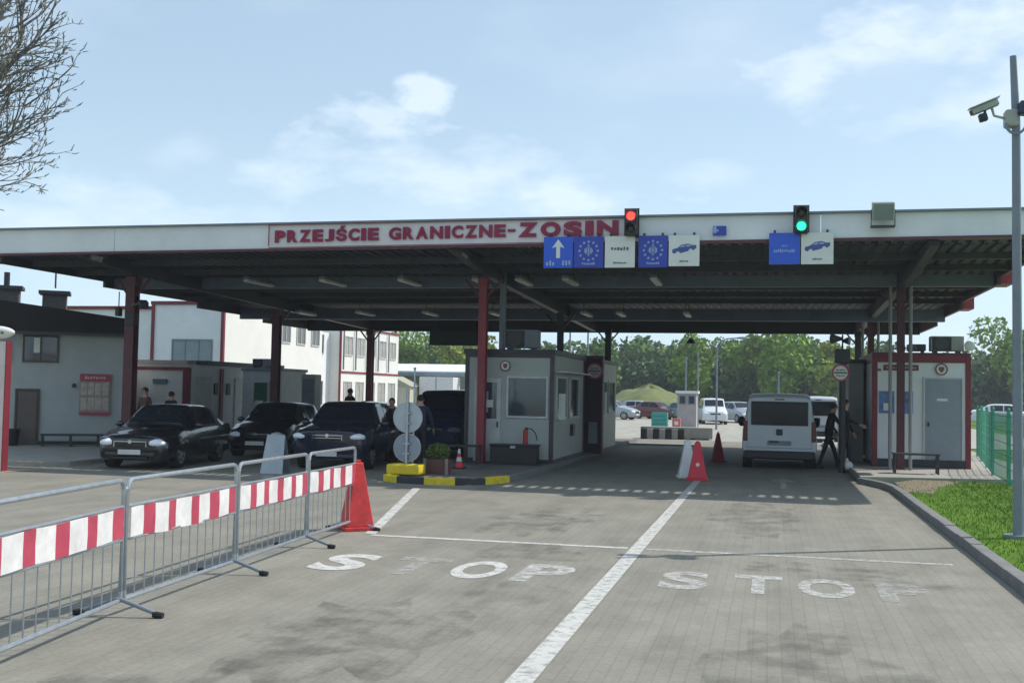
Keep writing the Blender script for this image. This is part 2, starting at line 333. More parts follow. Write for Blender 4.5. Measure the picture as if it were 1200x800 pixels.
# booth island: paving and painted kerb stones
isl = [(-7.55, 42), (-7.62, 21.4), (-7.45, 20.75), (-7.05, 20.4), (-6.45, 20.25), (-5.85, 20.35), (-5.35, 20.75), (-5.05, 21.5), (-4.97, 23), (-4.95, 42)]
struct(MB().prism([(x*.985-.095, y+(.12 if y < 30 else -.0)) for x, y in isl], -.02, .11), 'island_paving', M['islandpave'])
yk, bk, gk = MB(), MB(), MB()
seq = {1: 'k', 2: 'y', 3: 'k', 4: 'y', 5: 'k', 6: 'y', 7: 'g', 8: 'g', 0: 'g'}
for i in range(len(isl)-1):
    a, b2 = Vector(isl[i]), Vector(isl[i+1]); L = (b2-a).length; nseg = max(1, int(round(L/.95)))
    for k in range(nseg):
        p = a+(b2-a)*(k/nseg); q = a+(b2-a)*((k+1)/nseg); d = (q-p).normalized(); nn = Vector((-d.y, d.x))
        {'y': yk, 'k': bk, 'g': gk}[seq[i]].prism([tuple(p+d*.004), tuple(q-d*.004), tuple(q-d*.004+nn*.13), tuple(p+d*.004+nn*.13)], -.02, .135)
yk.build('yellow_kerb', M['yellow'], kind='structure', bevel=.012); bk.build('black_kerb', M['kerbblack'], kind='structure', bevel=.012); gk.build('island_kerb', M['kerb'], kind='structure', bevel=.012)

# markings, sheets 4 mm above the road
struct(MB().sheet([(-1.60, 1), (-1.42, 1), (-1.44, 25.5), (-1.58, 25.5)], .004), 'lane_line', M['linepaint'])
struct(MB().sheet([(-4.80, 12.93), (-1.62, 12.93), (-1.62, 13.06), (-4.80, 13.06)], .004), 'stop_line', M['linepaint'])
struct(MB().sheet([(-1.40, 12.93), (1.95, 12.93), (1.95, 13.05), (-1.40, 13.05)], .004), 'stop_line', M['oldpaint'])
struct(MB().sheet([(-4.92, 13.1), (-4.78, 13.1), (-6.25, 19.45), (-6.4, 19.45)], .004), 'diagonal_line', M['linepaint'])
def letters(word, x0s, y0, y1, mats):
    for ch, (xa, xb), mm in zip(word, x0s, mats):
        cu = bpy.data.curves.new('t', 'FONT'); cu.body = ch; cu.size = 1; cu.offset = .035
        o = bpy.data.objects.new('t', cu); COL.objects.link(o); bpy.context.view_layer.update()
        me = bpy.data.meshes.new_from_object(o.evaluated_get(bpy.context.evaluated_depsgraph_get())); bpy.data.objects.remove(o)
        xs = [v.co.x for v in me.vertices]; ys = [v.co.y for v in me.vertices]
        for v in me.vertices: v.co = (xa+(v.co.x-min(xs))/(max(xs)-min(xs))*(xb-xa), y0+(v.co.y-min(ys))/(max(ys)-min(ys))*(y1-y0), .004)
        me.materials.clear(); me.materials.append(mm); ob = bpy.data.objects.new('stop_lettering', me); COL.objects.link(ob); ob['kind'] = 'structure'
letters('STOP', [(-4.56, -4.02), (-3.82, -3.26), (-3.12, -2.60), (-2.44, -1.92)], 10.35, 11.45, [M['linepaint'], M['wornpaint'], M['linepaint'], M['oldpaint']])
letters('STOP', [(-1.04, -.58), (-.34, .12), (.26, .78), (.98, 1.44)], 10.45, 11.5, [M['oldpaint'], M['oldpaint'], M['oldpaint'], M['wornpaint']])
ar = MB().sheet([(.19, 22.6), (.31, 22.6), (.31, 24.4), (.19, 24.4)], .004).sheet([(-.02, 24.42), (.52, 24.42), (.25, 25.4)], .004)
struct(ar, 'lane_arrow', M['oldpaint'])
def stain(c, rx, ry, sd, z):
    rd = random.Random(sd); P = []
    for k in range(26):
        a = 2*math.pi*k/26; f = rd.uniform(.6, 1.15); P.append((c[0]+math.cos(a)*rx*f, c[1]+math.sin(a)*ry*f))
    return struct(MB().sheet(P, z), 'oil_stain', M['stain'])
m = bpy.data.materials.new('oil_stain'); m.use_nodes = True; t = m.node_tree; b = t.nodes['Principled BSDF']; b.inputs['Base Color'].default_value = (.05, .047, .04, 1); b.inputs['Roughness'].default_value = .6
g = t.nodes.new('ShaderNodeNewGeometry'); n = t.nodes.new('ShaderNodeTexNoise'); n.inputs['Scale'].default_value = 2.6; n.inputs['Detail'].default_value = 8; n.inputs['Roughness'].default_value = .65; t.links.new(g.outputs['Position'], n.inputs['Vector'])
r = t.nodes.new('ShaderNodeMapRange'); r.inputs[1].default_value = .44; r.inputs[2].default_value = .82; r.inputs[3].default_value = 0; r.inputs[4].default_value = .5
t.links.new(n.outputs['Fac'], r.inputs[0]); t.links.new(r.outputs[0], b.inputs['Alpha']); M['stain'] = m
for i, (c, rx, ry) in enumerate((((-2.9, 7.7), .9, 1.5), ((-2.6, 12.3), .8, .7), ((.5, 12.0), .9, .6), ((.3, 7.0), .8, 2.2), ((-3.1, 15.5), .9, 2.0), ((1.2, 11.4), .9, .25), ((-.2, 17), .8, 2.5), ((-3.6, 5.6), .6, 1.0), ((-2.2, 9.6), .5, .8))):
    stain(c, rx, ry, i+3, .006+.0015*i)

# grass blades on the verge
bl = MB(); rd = random.Random(3)
for i in range(15000):
    y = 10.5+(rd.random()**1.3)*14.3; x = rd.uniform(2.46, 2.75 if y < 11.5 else 6.0)
    if x < 3.6 and y > 21.8+(x-2.46)*.9 and rd.random() < .8: continue
    h = rd.uniform(.02, .055)*(1.8 if rd.random() < .05 else 1); a = rd.uniform(0, math.pi); dx, dy = math.cos(a)*.007, math.sin(a)*.007; lx, ly = rd.uniform(-.025, .025), rd.uniform(-.025, .025)
    bl.face([(x-dx, y-dy, .098), (x+dx, y+dy, .098), (x+lx, y+ly, .1+h)])
bl.build('grass', mat('grass_blades', (.12, .235, .022), .8, var=.4, vs=5, spec=.15), kind='stuff')

# hills behind
def ground_mound(name, cx, cy, rx, ry, h, m, sd):
    mb = MB(); rd = random.Random(sd); n, k = 40, 10; rings = []
    ph = [rd.uniform(0, 6) for _ in range(4)]
    for j in range(k+1):
        f = j/k; rings.append([mb.bm.verts.new((cx+math.cos(2*math.pi*i/n)*rx*f, cy+math.sin(2*math.pi*i/n)*ry*f, -.05+h*(1-f**2.4)*(1+.12*math.sin(3*i/n*6.28+ph[0])+.08*math.sin(f*9+ph[1]+i*.5)))) for i in range(n)])
    for A, B in zip(rings, rings[1:]):
        for i in range(n): mb.bm.faces.new((A[i], A[(i+1) % n], B[(i+1) % n], B[i]))
    bmesh.ops.remove_doubles(mb.bm, verts=mb.bm.verts, dist=1e-4)
    return mb.build(name, m, kind='structure', smooth=True)
ground_mound('grass_mound', -10.6, 98, 4.6, 9, 2.35, mat('mound_grass', (.13, .15, .05), .95, var=.35, vs=1.1, bump=.6, bs=3), 2)

# ------------------------------------------------------------------ canopy
XL, XR = -18.2, 5.1
can = thing('border_canopy', 'wide steel canopy roof with white fascia, lettered PRZEJŚCIE GRANICZNE-ZOSIN, spanning all lanes', 'canopy', (-6.9, 26.2, 0))
BW = dict(parent=can, world=True)
fz0, fz1 = 4.80, 5.30
def fasc(x): return ((x-XL)/(XR-XL))     # 0..1 along the edge, which climbs slightly to the right
def fbot(x): return 4.75+.15*fasc(x)
def ftop(x): return 5.29+.07*fasc(x)
for a, b2 in ((XL, -14.4), (-14.4, -10.62), (-2.88, 0.9), (.9, XR)):
    MB().plate([(a+.006, 22.0, fbot(a)), (b2-.006, 22.0, fbot(b2)), (b2-.006, 22.0, ftop(b2)), (a+.006, 22.0, ftop(a))], -.05).build('fascia_panel', M['fascia'], **BW)
MB().plate([(-10.62, 21.985, fbot(-10.62)), (-2.88, 21.985, fbot(-2.88)), (-2.88, 21.985, ftop(-2.88)), (-10.62, 21.985, ftop(-10.62))], -.05).build('name_board', mat('board_pinkish', (.72, .68, .69), .5, var=.06), **BW)
for za, zb in ((fbot, 0.), (ftop, -.018)):
    MB().plate([(-10.62, 21.933, za(-10.62)+zb), (-2.88, 21.933, za(-2.88)+zb), (-2.88, 21.933, za(-2.88)+zb+.016), (-10.62, 21.933, za(-10.62)+zb+.016)], .004).build('board_edge', M['trimred'], **BW)
MB().box(-10.622, -10.60, 21.925, 21.934, 4.84, 5.30).build('board_edge', M['trimred'], **BW)
MB().plate([(XL-.02, 21.92, ftop(XL)+.003), (XR+.02, 21.92, ftop(XR)+.003), (XR+.02, 21.92, ftop(XR)+.04), (XL-.02, 21.92, ftop(XL)+.04)], -.22).build('fascia_cap', M['greypaint'], **BW)
MB().plate([(XL, 21.96, fbot(XL)-.055), (XR, 21.96, fbot(XR)-.055), (XR, 21.96, fbot(XR)-.004), (XL, 21.96, fbot(XL)-.004)], -.14).build('fascia_base_trim', M['darkred'], **BW)
def lettering(txt, x0, x1, zl, zr, cap, bold, m, y=21.93):
    W = {'I': .42, '-': .62, ' ': .55, 'J': .80, 'N': 1.06, 'O': 1.0, 'G': 1.0, 'A': 1.02, 'Z': .98}; gap = .15
    tot = sum(W.get(c, .92)+gap for c in txt)-gap; k = (x1-x0)/tot; x = x0; all_ = []
    for ch in txt:
        wd = W.get(ch, .92)*k
        if ch != ' ':
            cu = bpy.data.curves.new('t', 'FONT'); cu.body = ch; cu.size = 1; cu.extrude = .01; cu.offset = bold
            o = bpy.data.objects.new('t', cu); COL.objects.link(o); bpy.context.view_layer.update()
            me = bpy.data.meshes.new_from_object(o.evaluated_get(bpy.context.evaluated_depsgraph_get())); bpy.data.objects.remove(o)
            xs = [v.co.x for v in me.vertices]; ys = [v.co.y for v in me.vertices]; u = (x-x0)/(x1-x0); zb = zl+(zr-zl)*u
            ya, yb, za, zt = min(ys), max(ys), 0, cap
            if ch == 'Ś': zt = cap*1.27
            if ch == '-': za, zt = cap*.40, cap*.60
            for v in me.vertices: v.co = (x+(v.co.x-min(xs))/(max(xs)-min(xs))*wd, y-v.co.z*.9, zb+za+(v.co.y-ya)/(yb-ya)*(zt-za))
            me.transform(root_loc(can).inverted()); me.materials.clear(); me.materials.append(m)
            ob = bpy.data.objects.new('letter', me); COL.objects.link(ob); ob.parent = can
        x += wd+gap*k
lettering('PRZEJŚCIE GRANICZNE-', -10.48, -5.14, 4.915, 4.975, .265, .05, M['crimson'], 21.95)
lettering('ZOSIN', -5.08, -3.02, 4.965, 4.985, .30, .06, M['crimson'], 21.95)
# corrugated deck: starts 0.45 m behind the fascia with open flutes, slopes down to the back
def dz(y): return 4.88-(y-23.3)*.018
dk = MB(); y0d, y1d = 23.2, 41.4
nx = int((XR-XL)/.25)
for sgn, yy0, yy1 in ((0, y0d, y1d),):
    for i in range(nx):
        x = XL+i*.25
        P = [(x, 0), (x+.09, 0), (x+.115, .05), (x+.225, .05), (x+.25, 0)]
        for (xa, za), (xb, zb) in zip(P, P[1:]):
            dk.face([(xa, yy0, dz(yy0)+za), (xb, yy0, dz(yy0)+zb), (xb, yy1, dz(yy1)+zb), (xa, yy1, dz(yy1)+za)])
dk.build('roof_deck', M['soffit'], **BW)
MB().plate([(XL, y0d, dz(y0d)+.06), (XR, y0d, dz(y0d)+.06), (XR, y1d, dz(y1d)+.06), (XL, y1d, dz(y1d)+.06)], .06).build('roof_covering', M['darkroof'], **BW)
# front gutter strip: slats with open slots that let light spots through
gs = MB()
for i in range(nx+1):
    x = XL+i*.25
    gs.box(x, x+.10, 22.7, 23.195, 4.90, 4.93)
gs.box(XL, XR, 22.06, 22.695, 4.90, 4.96)
for a, b2 in ((-16.4, -15.3), (-9.9, -9.35), (-6.2, -5.55), (-1.9, -1.35), (2.7, 3.2)): gs.box(a, b2, 22.7, 23.19, 4.935, 4.95)
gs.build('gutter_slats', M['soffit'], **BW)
# beams across, purlins and lengthwise girders
for y, zb, h in ((27.9, 4.50, .28), (35.6, 4.17, .38)):
    q = MB(); q.box(XL, XR, y-.09, y+.09, zb, zb+.03); q.box(XL, XR, y-.012, y+.012, zb+.03, zb+h-.03); q.box(XL, XR, y-.09, y+.09, zb+h-.03, zb+h)
    if y > 25:
        q.box(XL, XR, y-.10, y-.092, zb, zb+h)
    q.build('cross_beam', M['beam'], **BW)
for y in (24.3, 26.1, 29.8, 31.6, 33.5, 37.4, 39.2):
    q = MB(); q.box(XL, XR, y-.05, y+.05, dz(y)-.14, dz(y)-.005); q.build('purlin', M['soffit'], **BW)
q = MB(); q.box(XL, XR, 41.36, 41.5, 4.10, 4.62); q.build('rear_fascia', M['dark'], **BW)
for x in (-15.5, -6.55, 3.0):
    q = MB(); ya, yb = 22.2, 41.3
    q.plate([(x-.09, ya, 4.72), (x-.09, 25, 4.50), (x-.09, yb, 4.14), (x-.09, yb, dz(yb)-.01), (x-.09, ya, 4.87)], .18)
    q.build('girder', M['dark'], **BW)
# side edges, stepped down with the bays
for side, x in ((-1, XL), (1, XR)):
    for ya, yb, zb in ((22.05, 27.4, 4.66), (27.4, 32.6, 4.50), (32.6, 37.4, 4.32), (37.4, 41.5, 4.16)):
        q = MB().box(x-.03*side, x+.05*side, ya, yb-.01, zb, zb+.55); q.build('side_fascia', M['dark'] if side < 0 else mat('edge_brown', (.07, .03, .035), .5), **BW)
        q = MB().box(x+.055*side, x+.34*side, ya+.0 if ya > 23 else ya+.1, ya+.9, zb+.02, zb+.40)
        if 23 < ya < 35 and side > 0: q.build('side_bracket', M['red'], **BW)
        else: q.bm.free()
def column(x, y, zt, s, m, pipes=False):
    q = MB(); q.box(x-s/2, x+s/2, y-s/2, y-s/2+.02, 0, zt); q.box(x-s/2, x+s/2, y+s/2-.02, y+s/2, 0, zt); q.box(x-.012, x+.012, y-s/2+.02, y+s/2-.02, 0, zt)
    q.box(x-s/2+.01, x-s/2+.03, y-s/2+.02, y+s/2-.02, 0, zt)
    q.box(x-s*.65, x+s*.65, y-s*.65, y+s*.65, .11, .14); q.box(x-s*.6, x+s*.6, y-s*.6, y+s*.6, zt-.22, zt)
    c = q.build('column', m, **BW)
    q = MB()
    for sx in (-1, 1): q.bar((x+sx*s*.5, y, zt-.45), (x+sx*.45, y, zt-.03), .05, .05)
    q.build('bracket', M['darkred'] if m is not M['dark'] else m, c, world=True)
    if pipes:
        for dx in (-.26, .2):
            MB().tube([(x+dx, y-.2, .13), (x+dx, y-.2, zt+.1)], .042, 10).build('downpipe', mat('pipe_taupe', (.26, .24, .24), .5), c, world=True, smooth=True)
for x, y, zt, s, mm, pp in ((-15.6, 24.7, 4.48, .25, 'darkred', 0), (-15.45, 32.7, 4.3, .24, 'darkred', 0), (-15.4, 41.1, 4.15, .24, 'darkred', 0),
                         (-6.72, 25.5, 4.5, .19, 'red2', 0), (-6.3, 33.2, 4.25, .18, 'dark', 0), (-5.9, 40.6, 4.2, .2, 'dark', 0),
                         (3.02, 28.0, 4.42, .17, 'darkred', 1), (3.0, 36.0, 4.2, .18, 'darkred', 1), (2.97, 40.9, 4.2, .2, 'dark', 0)):
    column(x, y, zt, s, mat('column_red', (.27, .025, .04), .45, var=.2) if mm == 'red2' else M[mm], pp)
MB().tube([(-6.5, 26.55, 2.75), (-6.5, 26.55, 4.8)], .085, 12).build('grey_downpipe', M['greypaint'], smooth=True, **BW)

ORD = ['first', 'second', 'third', 'fourth', 'fifth', 'sixth', 'seventh', 'eighth', 'ninth', 'tenth', 'eleventh', 'twelfth', 'thirteenth', 'fourteenth']
def strip_light(x, y, z, lab):
    t = thing('strip_light', lab, 'strip light', (x, y, z), R(random.uniform(-2, 2)), 'unlit strip lights under the canopy')
    MB().box(-.07, .07, -.75, .75, 0, .06).build('housing', M['greypaint'], t, bevel=.008)
    MB().box(-.085, .085, -.72, .72, -.07, -.002).build('diffuser', M['lampw'], t, bevel=.02)
    [MB().tube([(0, u, .06), (0, u, .30)], .01, 6).build('hanger', M['dark'], t) for u in (-.5, .5)]
for i, x in enumerate((-15.5, -13.25, -11.15, -9.05, -7.15, -6.05, -4.87, -2.75)):
    strip_light(x, 26.9, 4.58, ORD[i]+' strip light from the left in the near row under the canopy')
for i, x in enumerate((-15.2, -13.1, -10.85, -8.65, -5.7, -4.6, -2.55)):
    strip_light(x, 34.4, 4.32, ORD[i]+' strip light from the left in the far row under the canopy')

# ------------------------------------------------------------------ overhead sign panels, traffic lights, floodlight
def sign_panel(x0, x1, face, label, draw, z0=4.37, z1=5.0, part='backplate'):
    z0 -= .055; z1 -= .055
    t = thing('overhead_sign', label, 'sign', ((x0+x1)/2, 21.86, z0), 0, 'square lane signs hung from the canopy edge')
    h = (x1-x0)/2; H = z1-z0
    MB().box(-h, h, -.02, .02, 0, H).build('panel', face, t, bevel=.004)
    for u in (-h*.7, h*.7-.04): MB().box(u, u+.04, .021, .10, .1, H+.06).build('bracket', M['dark'], t)
    draw(t, h, H)
def stars(t, h, H):
    q = MB()
    for k in range(12):
        a = 2*math.pi*k/12; c = Vector((math.cos(a)*h*.62, -.024, H*.54+math.sin(a)*h*.62)); P = []
        for j in range(10):
            rr_ = .036 if j % 2 == 0 else .015; aa = math.pi/2+math.pi*j/5; P.append((c.x+math.cos(aa)*rr_, c.y, c.z+math.sin(aa)*rr_))
        q.plate(P, .004)
    q.build('star_ring', M['paleblue'], t)
    q = MB(); q.disc((0, -.026, H*.54), .085, (0, 1, 0), .008, 24, .06); q.box(-.012, .012, -.03, -.022, H*.54-.11, H*.54+.13); q.box(-.05, -.03, -.03, -.022, H*.54-.07, H*.54+.07); q.box(.03, .05, -.03, -.022, H*.54-.07, H*.54+.07)
    q.build('centre_emblem', M['paleblue'], t)
    marks(MB(), -h*.45, h*.45, H*.09, H*.17, -.021, 7, 3).build('caption', M['paleblue'], t)
def arrow(t, h, H):
    MB().plate([(-.04, -.024, .2), (.04, -.024, .2), (.04, -.024, .43), (.13, -.024, .40), (0, -.024, .58), (-.13, -.024, .40), (-.04, -.024, .43)], .004).build('arrow', M['signwhite'], t)
    marks(marks(MB(), -h*.85, -h*.2, .05, .15, -.021, 3, 4), h*.25, h*.9, .05, .15, -.021, 3, 8).build('caption', M['paleblue'], t)
def wordsign(t, h, H):
    marks(MB(), -h*.62, h*.62, H*.55, H*.66, -.021, 6, 5).build('lettering', M['ink'], t); marks(MB(), -h*.45, h*.45, H*.12, H*.18, -.021, 9, 6).build('caption', M['ink'], t)
def bluewords(t, h, H):
    marks(MB(), -h*.7, h*.7, H*.38, H*.48, -.021, 11, 7).build('lettering', M['paleblue'], t); marks(MB(), -h*.2, h*.2, H*.56, H*.61, -.021, 4, 6).build('caption', M['paleblue'], t)
def carpicto(t, h, H):
    c = (0, H*.56); s = h*.013*5; pr = [(-9, -3), (-8.6, -.8), (-5, .2), (-2, 2.6), (3, 3.4), (6.4, 2.2), (9, 2.4), (9.2, .2), (7.6, -1.2), (6.4, -1.6), (5.6, -.4), (4, -.6), (3.2, -2.2), (-3, -3.8), (-4, -2.4), (-5.6, -2.6), (-6.4, -4), (-8, -3.9)]
    k = h/11.5
    MB().plate([(x*k, -.024, H*.58+z*k) for x, z in pr], .004).build('car_picture', M['carblue'], t)
    q = MB(); q.plate([(x*k, -.031, H*.58+z*k) for x, z in ((-3.6, .6), (-1.6, 2.0), (.6, 2.3), (.2, .9))], .004); q.plate([(x*k, -.031, H*.58+z*k) for x, z in ((1.2, 1.1), (1.5, 2.4), (4.6, 2.4), (5, 1.4))], .004)
    q.build('car_window', M['paleblue'], t)
    marks(MB(), -h*.3, h*.3, H*.13, H*.19, -.021, 5, 6).build('caption', M['ink'], t)
sign_panel(-4.52, -3.92, M['blue'], 'blue square sign with white upward arrow, leftmost of the signs on the canopy edge', arrow)
sign_panel(-3.90, -3.30, M['navy'], 'navy sign with ring of stars between the arrow sign and a white sign', stars)
sign_panel(-3.27, -2.67, M['signwhite'], 'white square sign with one dark word, left of the gap below the red traffic light', wordsign)
sign_panel(-2.60, -2.02, M['navy'], 'navy sign with ring of stars between two white signs, right of the red traffic light', stars)
sign_panel(-2.00, -1.40, M['signwhite'], 'white sign with blue car picture beside the navy star sign, mid canopy', carpicto, 4.39, 5.0)
sign_panel(-.07, .51, M['blue'], 'blue square sign with a line of small white lettering under the green traffic light', bluewords, 4.41, 5.02)
sign_panel(.53, 1.13, M['signwhite'], 'white sign with blue car picture right of the green traffic light', carpicto, 4.41, 5.02)
t = thing('small_badge', 'small blue two-tone square badge on the white fascia between the two traffic lights', 'badge', (-1.02, 21.93, 4.94))
MB().box(-.13, .13, -.012, .005, 0, .19).build('panel', M['navy'], t); MB().box(-.12, -.06, -.018, -.0125, .05, .18).box(-.055, -.02, -.018, -.0125, .08, .12).build('emblem', M['paleblue'], t)
def traffic_light(x, z0, on, label):
    t = thing('traffic_light', label, 'traffic light', (x, 21.74, z0), 0, 'two-lamp traffic lights on the canopy edge')
    MB().box(-.125, .125, -.06, .10, 0, .54).build('housing', M['black'], t, bevel=.03)
    MB().box(-.15, .15, .105, .12, -.03, .57).build('backboard', M['black'], t, bevel=.02)
    MB().box(-.03, .03, .12, .2, .12, .42).build('bracket', M['dark'], t)
    for k, (z, c) in enumerate(((.39, 'red'), (.14, 'green'))):
        lit = c == on
        mm = {'red': M['lampred'], 'green': M['lampgreen']}[c] if lit else M['lampoff']
        MB().ball((0, -.065, z), .088, 16, 10, (1, .35, 1)).build('lamp_lens', mm, t, smooth=True, label='lit %s lamp' % c if lit else 'unlit lamp')
        q = MB(); n = 14
        for i in range(n):
            a0, a1 = math.pi*(-.08+1.16*i/n), math.pi*(-.08+1.16*(i+1)/n)
            q.plate([(math.cos(a0)*.105, -.06, z+math.sin(a0)*.105), (math.cos(a1)*.105, -.06, z+math.sin(a1)*.105), (math.cos(a1)*.10, -.2, z+math.sin(a1)*.10), (math.cos(a0)*.10, -.2, z+math.sin(a0)*.10)], .006)
        q.build('visor', M['black'], t)
traffic_light(-2.74, 4.93, 'red', 'black two-lamp traffic light showing red at the end of the crimson lettering')
traffic_light(.53, 4.93, 'green', 'black two-lamp traffic light showing green above the blue and white signs')
t = thing('floodlight', 'boxy grey floodlight on the right part of the canopy edge', 'floodlight', (2.02, 21.75, 5.17))
MB().rbox((0, 0, .17), (.40, .22, .34), (R(14), 0, 0)).build('housing', M['acgrey'], t, bevel=.02)
MB().rbox((0, -.118, .14), (.34, .01, .27), (R(14), 0, 0)).build('glass', mat('flood_glass', (.20, .24, .22), .35), t)
MB().box(-.22, -.205, -.02, .02, -.1, .2).box(.205, .22, -.02, .02, -.1, .2).box(-.22, .22, -.02, .16, -.13, -.1).build('bracket', M['dark'], t)

# ------------------------------------------------------------------ booths
def round_sign(t, c, r, axis=(0, -1, 0), bar=True, m0=None, world=True):
    """white disc, red ring and a dark band across"""
    c = Vector(c); a = Vector(axis)
    o = MB().disc(c, r, axis, .02).build('sign_disc', m0 or M['signwhite'], t, world=world)
    MB().disc(c+a*.014, r, axis, .008, 28, r*.80).build('sign_ring', M['rednet'], o, world=world)
    if bar:
        q = MB().box(c.x-r*.72, c.x+r*.72, c.y-.018, c.y-.011, c.z-r*.09, c.z+r*.09); marks(q, c.x-r*.5, c.x+r*.5, c.z+r*.22, c.z+r*.42, c.y-.011, 5, 2); marks(q, c.x-r*.5, c.x+r*.5, c.z-r*.44, c.z-r*.24, c.y-.011, 6, 9)
        q.build('sign_band', M['ink'], o, world=world)
    return o
def emblem(t, c, r):
    o = MB().disc(c, r, (0, -1, 0), .02).build('emblem_plaque', M['signwhite'], t, world=True)
    q = MB().disc((c[0], c[1]-.014, c[2]), r, (0, -1, 0), .008, 24, r*.78)
    q.plate([(c[0]+x*r, c[1]-.012, c[2]+z*r) for x, z in ((-.42, .42), (.42, .42), (.42, -.1), (.22, -.38), (0, -.55), (-.22, -.38), (-.42, -.1))], .006)
    q.build('emblem_device', mat('emblem_brown', (.22, .07, .07), .5), o, world=True)
def ac_unit(name, loc, label, s=(.75, .35, .5), rz=0, m=None, grp=None):
    t = thing(name, label, 'air conditioner', loc, rz, grp)
    x, y, z = s
    MB().box(-x/2, x/2, -y/2, y/2, .05, z).build('casing', m or M['acgrey'], t, bevel=.015)
    MB().box(-x*.46, x*.12, -y/2-.004, -y/2+.01, z*.14, z*.94).build('fan_recess', M['dark'], t)
    MB().disc((-x*.17, -y/2-.010, z*.55), z*.36, (0, -1, 0), .01, 24).build('fan', M['black'], t)
    q = MB()
    for k in range(1, 5): q.disc((-x*.17, -y/2-.020, z*.55), z*.36*k/4.2, (0, -1, 0), .006, 24, z*.36*k/4.2-.008)
    q.build('grille', M['greypaint'], t); [MB().box(u, u+x*.1, -y/2, y/2, 0, .048).build('foot', M['dark'], t) for u in (-x*.4, x*.3)]
    return t

bt = thing('inspection_booth', 'pale container booth with dark windows at the head of the island', 'booth', (-6.1, 25.8, .11))
b = dict(parent=bt, world=True)
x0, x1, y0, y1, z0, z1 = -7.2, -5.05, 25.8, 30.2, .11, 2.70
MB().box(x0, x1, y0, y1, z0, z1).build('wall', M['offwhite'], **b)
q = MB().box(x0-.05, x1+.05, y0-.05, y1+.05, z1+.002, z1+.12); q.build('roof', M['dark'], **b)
q = MB()
for x in (x0-.02, x1-.08): q.box(x, x+.10, y0-.02, y0+.06, z0, z1)
q.box(x1-.04, x1+.02, y1-.08, y1+.02, z0, z1); q.box(x0-.02, x1+.02, y0-.022, y0+.02, z0-.02, z0+.10); q.box(x1-.03, x1+.025, y0+.06, y1-.08, z0-.02, z0+.1); q.box(x0-.02, x1+.02, y0-.022, y0+.01, z1-.08, z1); q.build('corner_post', mat('booth_frame_dark', (.06, .045, .05), .5), **b)
def window(parent, c0, c1, z0, z1, axis, glass=None, frame=None, div=0, world=True, t=.05):
    """framed window on a wall; axis 'y-' faces the camera, 'x+' faces right. c0..c1 span along the wall; plane coordinate in p"""
    p, a, b_ = c0[0], c0[1], c1
    f = MB(); g_ = MB(); w_ = .05
    def bx(q, u0, u1, v0, v1, d0, d1):
        if axis == 'y-': q.box(u0, u1, p-d1, p-d0, v0, v1)
        else: q.box(p+d0, p+d1, u0, u1, v0, v1)
    bx(f, a, b_, z0, z0+w_, .004, t); bx(f, a, b_, z1-w_, z1, .004, t); bx(f, a, a+w_, z0+w_, z1-w_, .004, t); bx(f, b_-w_, b_, z0+w_, z1-w_, .004, t)
    for k in range(div):
        u = a+(b_-a)*(k+1)/(div+1); bx(f, u-.02, u+.02, z0+w_, z1-w_, .004, t*.9)
    bx(g_, a+w_, b_-w_, z0+w_, z1-w_, .002, .012)
    fo = f.build('window', frame or M['framew'], parent, world=world, bevel=.004)
    g_.build('pane', glass or M['glass'], fo, world=world)
    return fo
window(bt, (y0, -6.18), -5.16, 1.18, 2.18, 'y-')
MB().box(-6.98, -6.32, y0-.03, y0-.003, z0+.02, 2.12).build('door', M['framew'], bevel=.005, **b)
MB().box(-6.88, -6.42, y0-.042, y0-.032, 1.15, 2.02).build('door_window', M['glass'], **b)
MB().box(-6.40, -6.37, y0-.08, y0-.032, .95, 1.08).build('door_handle', M['black'], **b)
MB().box(-6.83, -6.62, y0-.05, y0-.043, 1.3, 1.8).build('notice', mat('notice_blue', (.25, .38, .55), .5), **b)
MB().box(-6.68, -6.5, y0-.055, y0-.051, 1.42, 1.6).build('notice', M['signwhite'], **b)
emblem(bt, (-6.22, y0-.03, 2.42), .13)
window(bt, (x1, 26.1), 27.5, 1.15, 2.2, 'x+'); window(bt, (x1, 27.9), 29.3, 1.15, 2.2, 'x+')
MB().box(x1+.055, x1+.16, 26.25, 26.6, 1.15, 1.78).build('document_tray', M['signwhite'], **b)
MB().box(x1+.02, x1+.07, 28.2, 28.55, .7, 1.0).build('letter_box', M['black'], **b)
q = MB().box(x1+.003, x1+.3, 26.0, 29.6, 2.28, 2.32); q.build('awning', M['cream'], **b)
ac_unit('air_conditioner', (-6.0, 26.6, 2.83), 'grey air conditioner with dark fan on the roof of the front island booth', (.85, .4, .5), m=M['greypaint'])
b2t = thing('inspection_booth', 'cream booth farther along the island, behind the dark passage with the round sign', 'booth', (-6.1, 32.6, .11))
b = dict(parent=b2t, world=True)
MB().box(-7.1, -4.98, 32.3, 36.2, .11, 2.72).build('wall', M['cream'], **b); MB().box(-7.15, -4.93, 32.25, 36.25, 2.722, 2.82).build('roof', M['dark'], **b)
window(b2t, (-4.98, 32.7), 33.9, 1.2, 2.2, 'x+'); window(b2t, (-4.98, 34.3), 35.7, 1.2, 2.2, 'x+')
MB().box(-4.925, -4.83, 32.8, 33.1, 1.2, 1.85).build('document_tray', M['signwhite'], **b)
pt = thing('dark_screen', 'dark brown screen wall with a round white and red sign between the two island booths', 'screen', (-5.5, 30.9, .11))
b = dict(parent=pt, world=True)
MB().box(-5.60, -4.66, 30.85, 31.0, .11, 2.78).build('panel', mat('screen_brown', (.035, .014, .018), .6), **b)
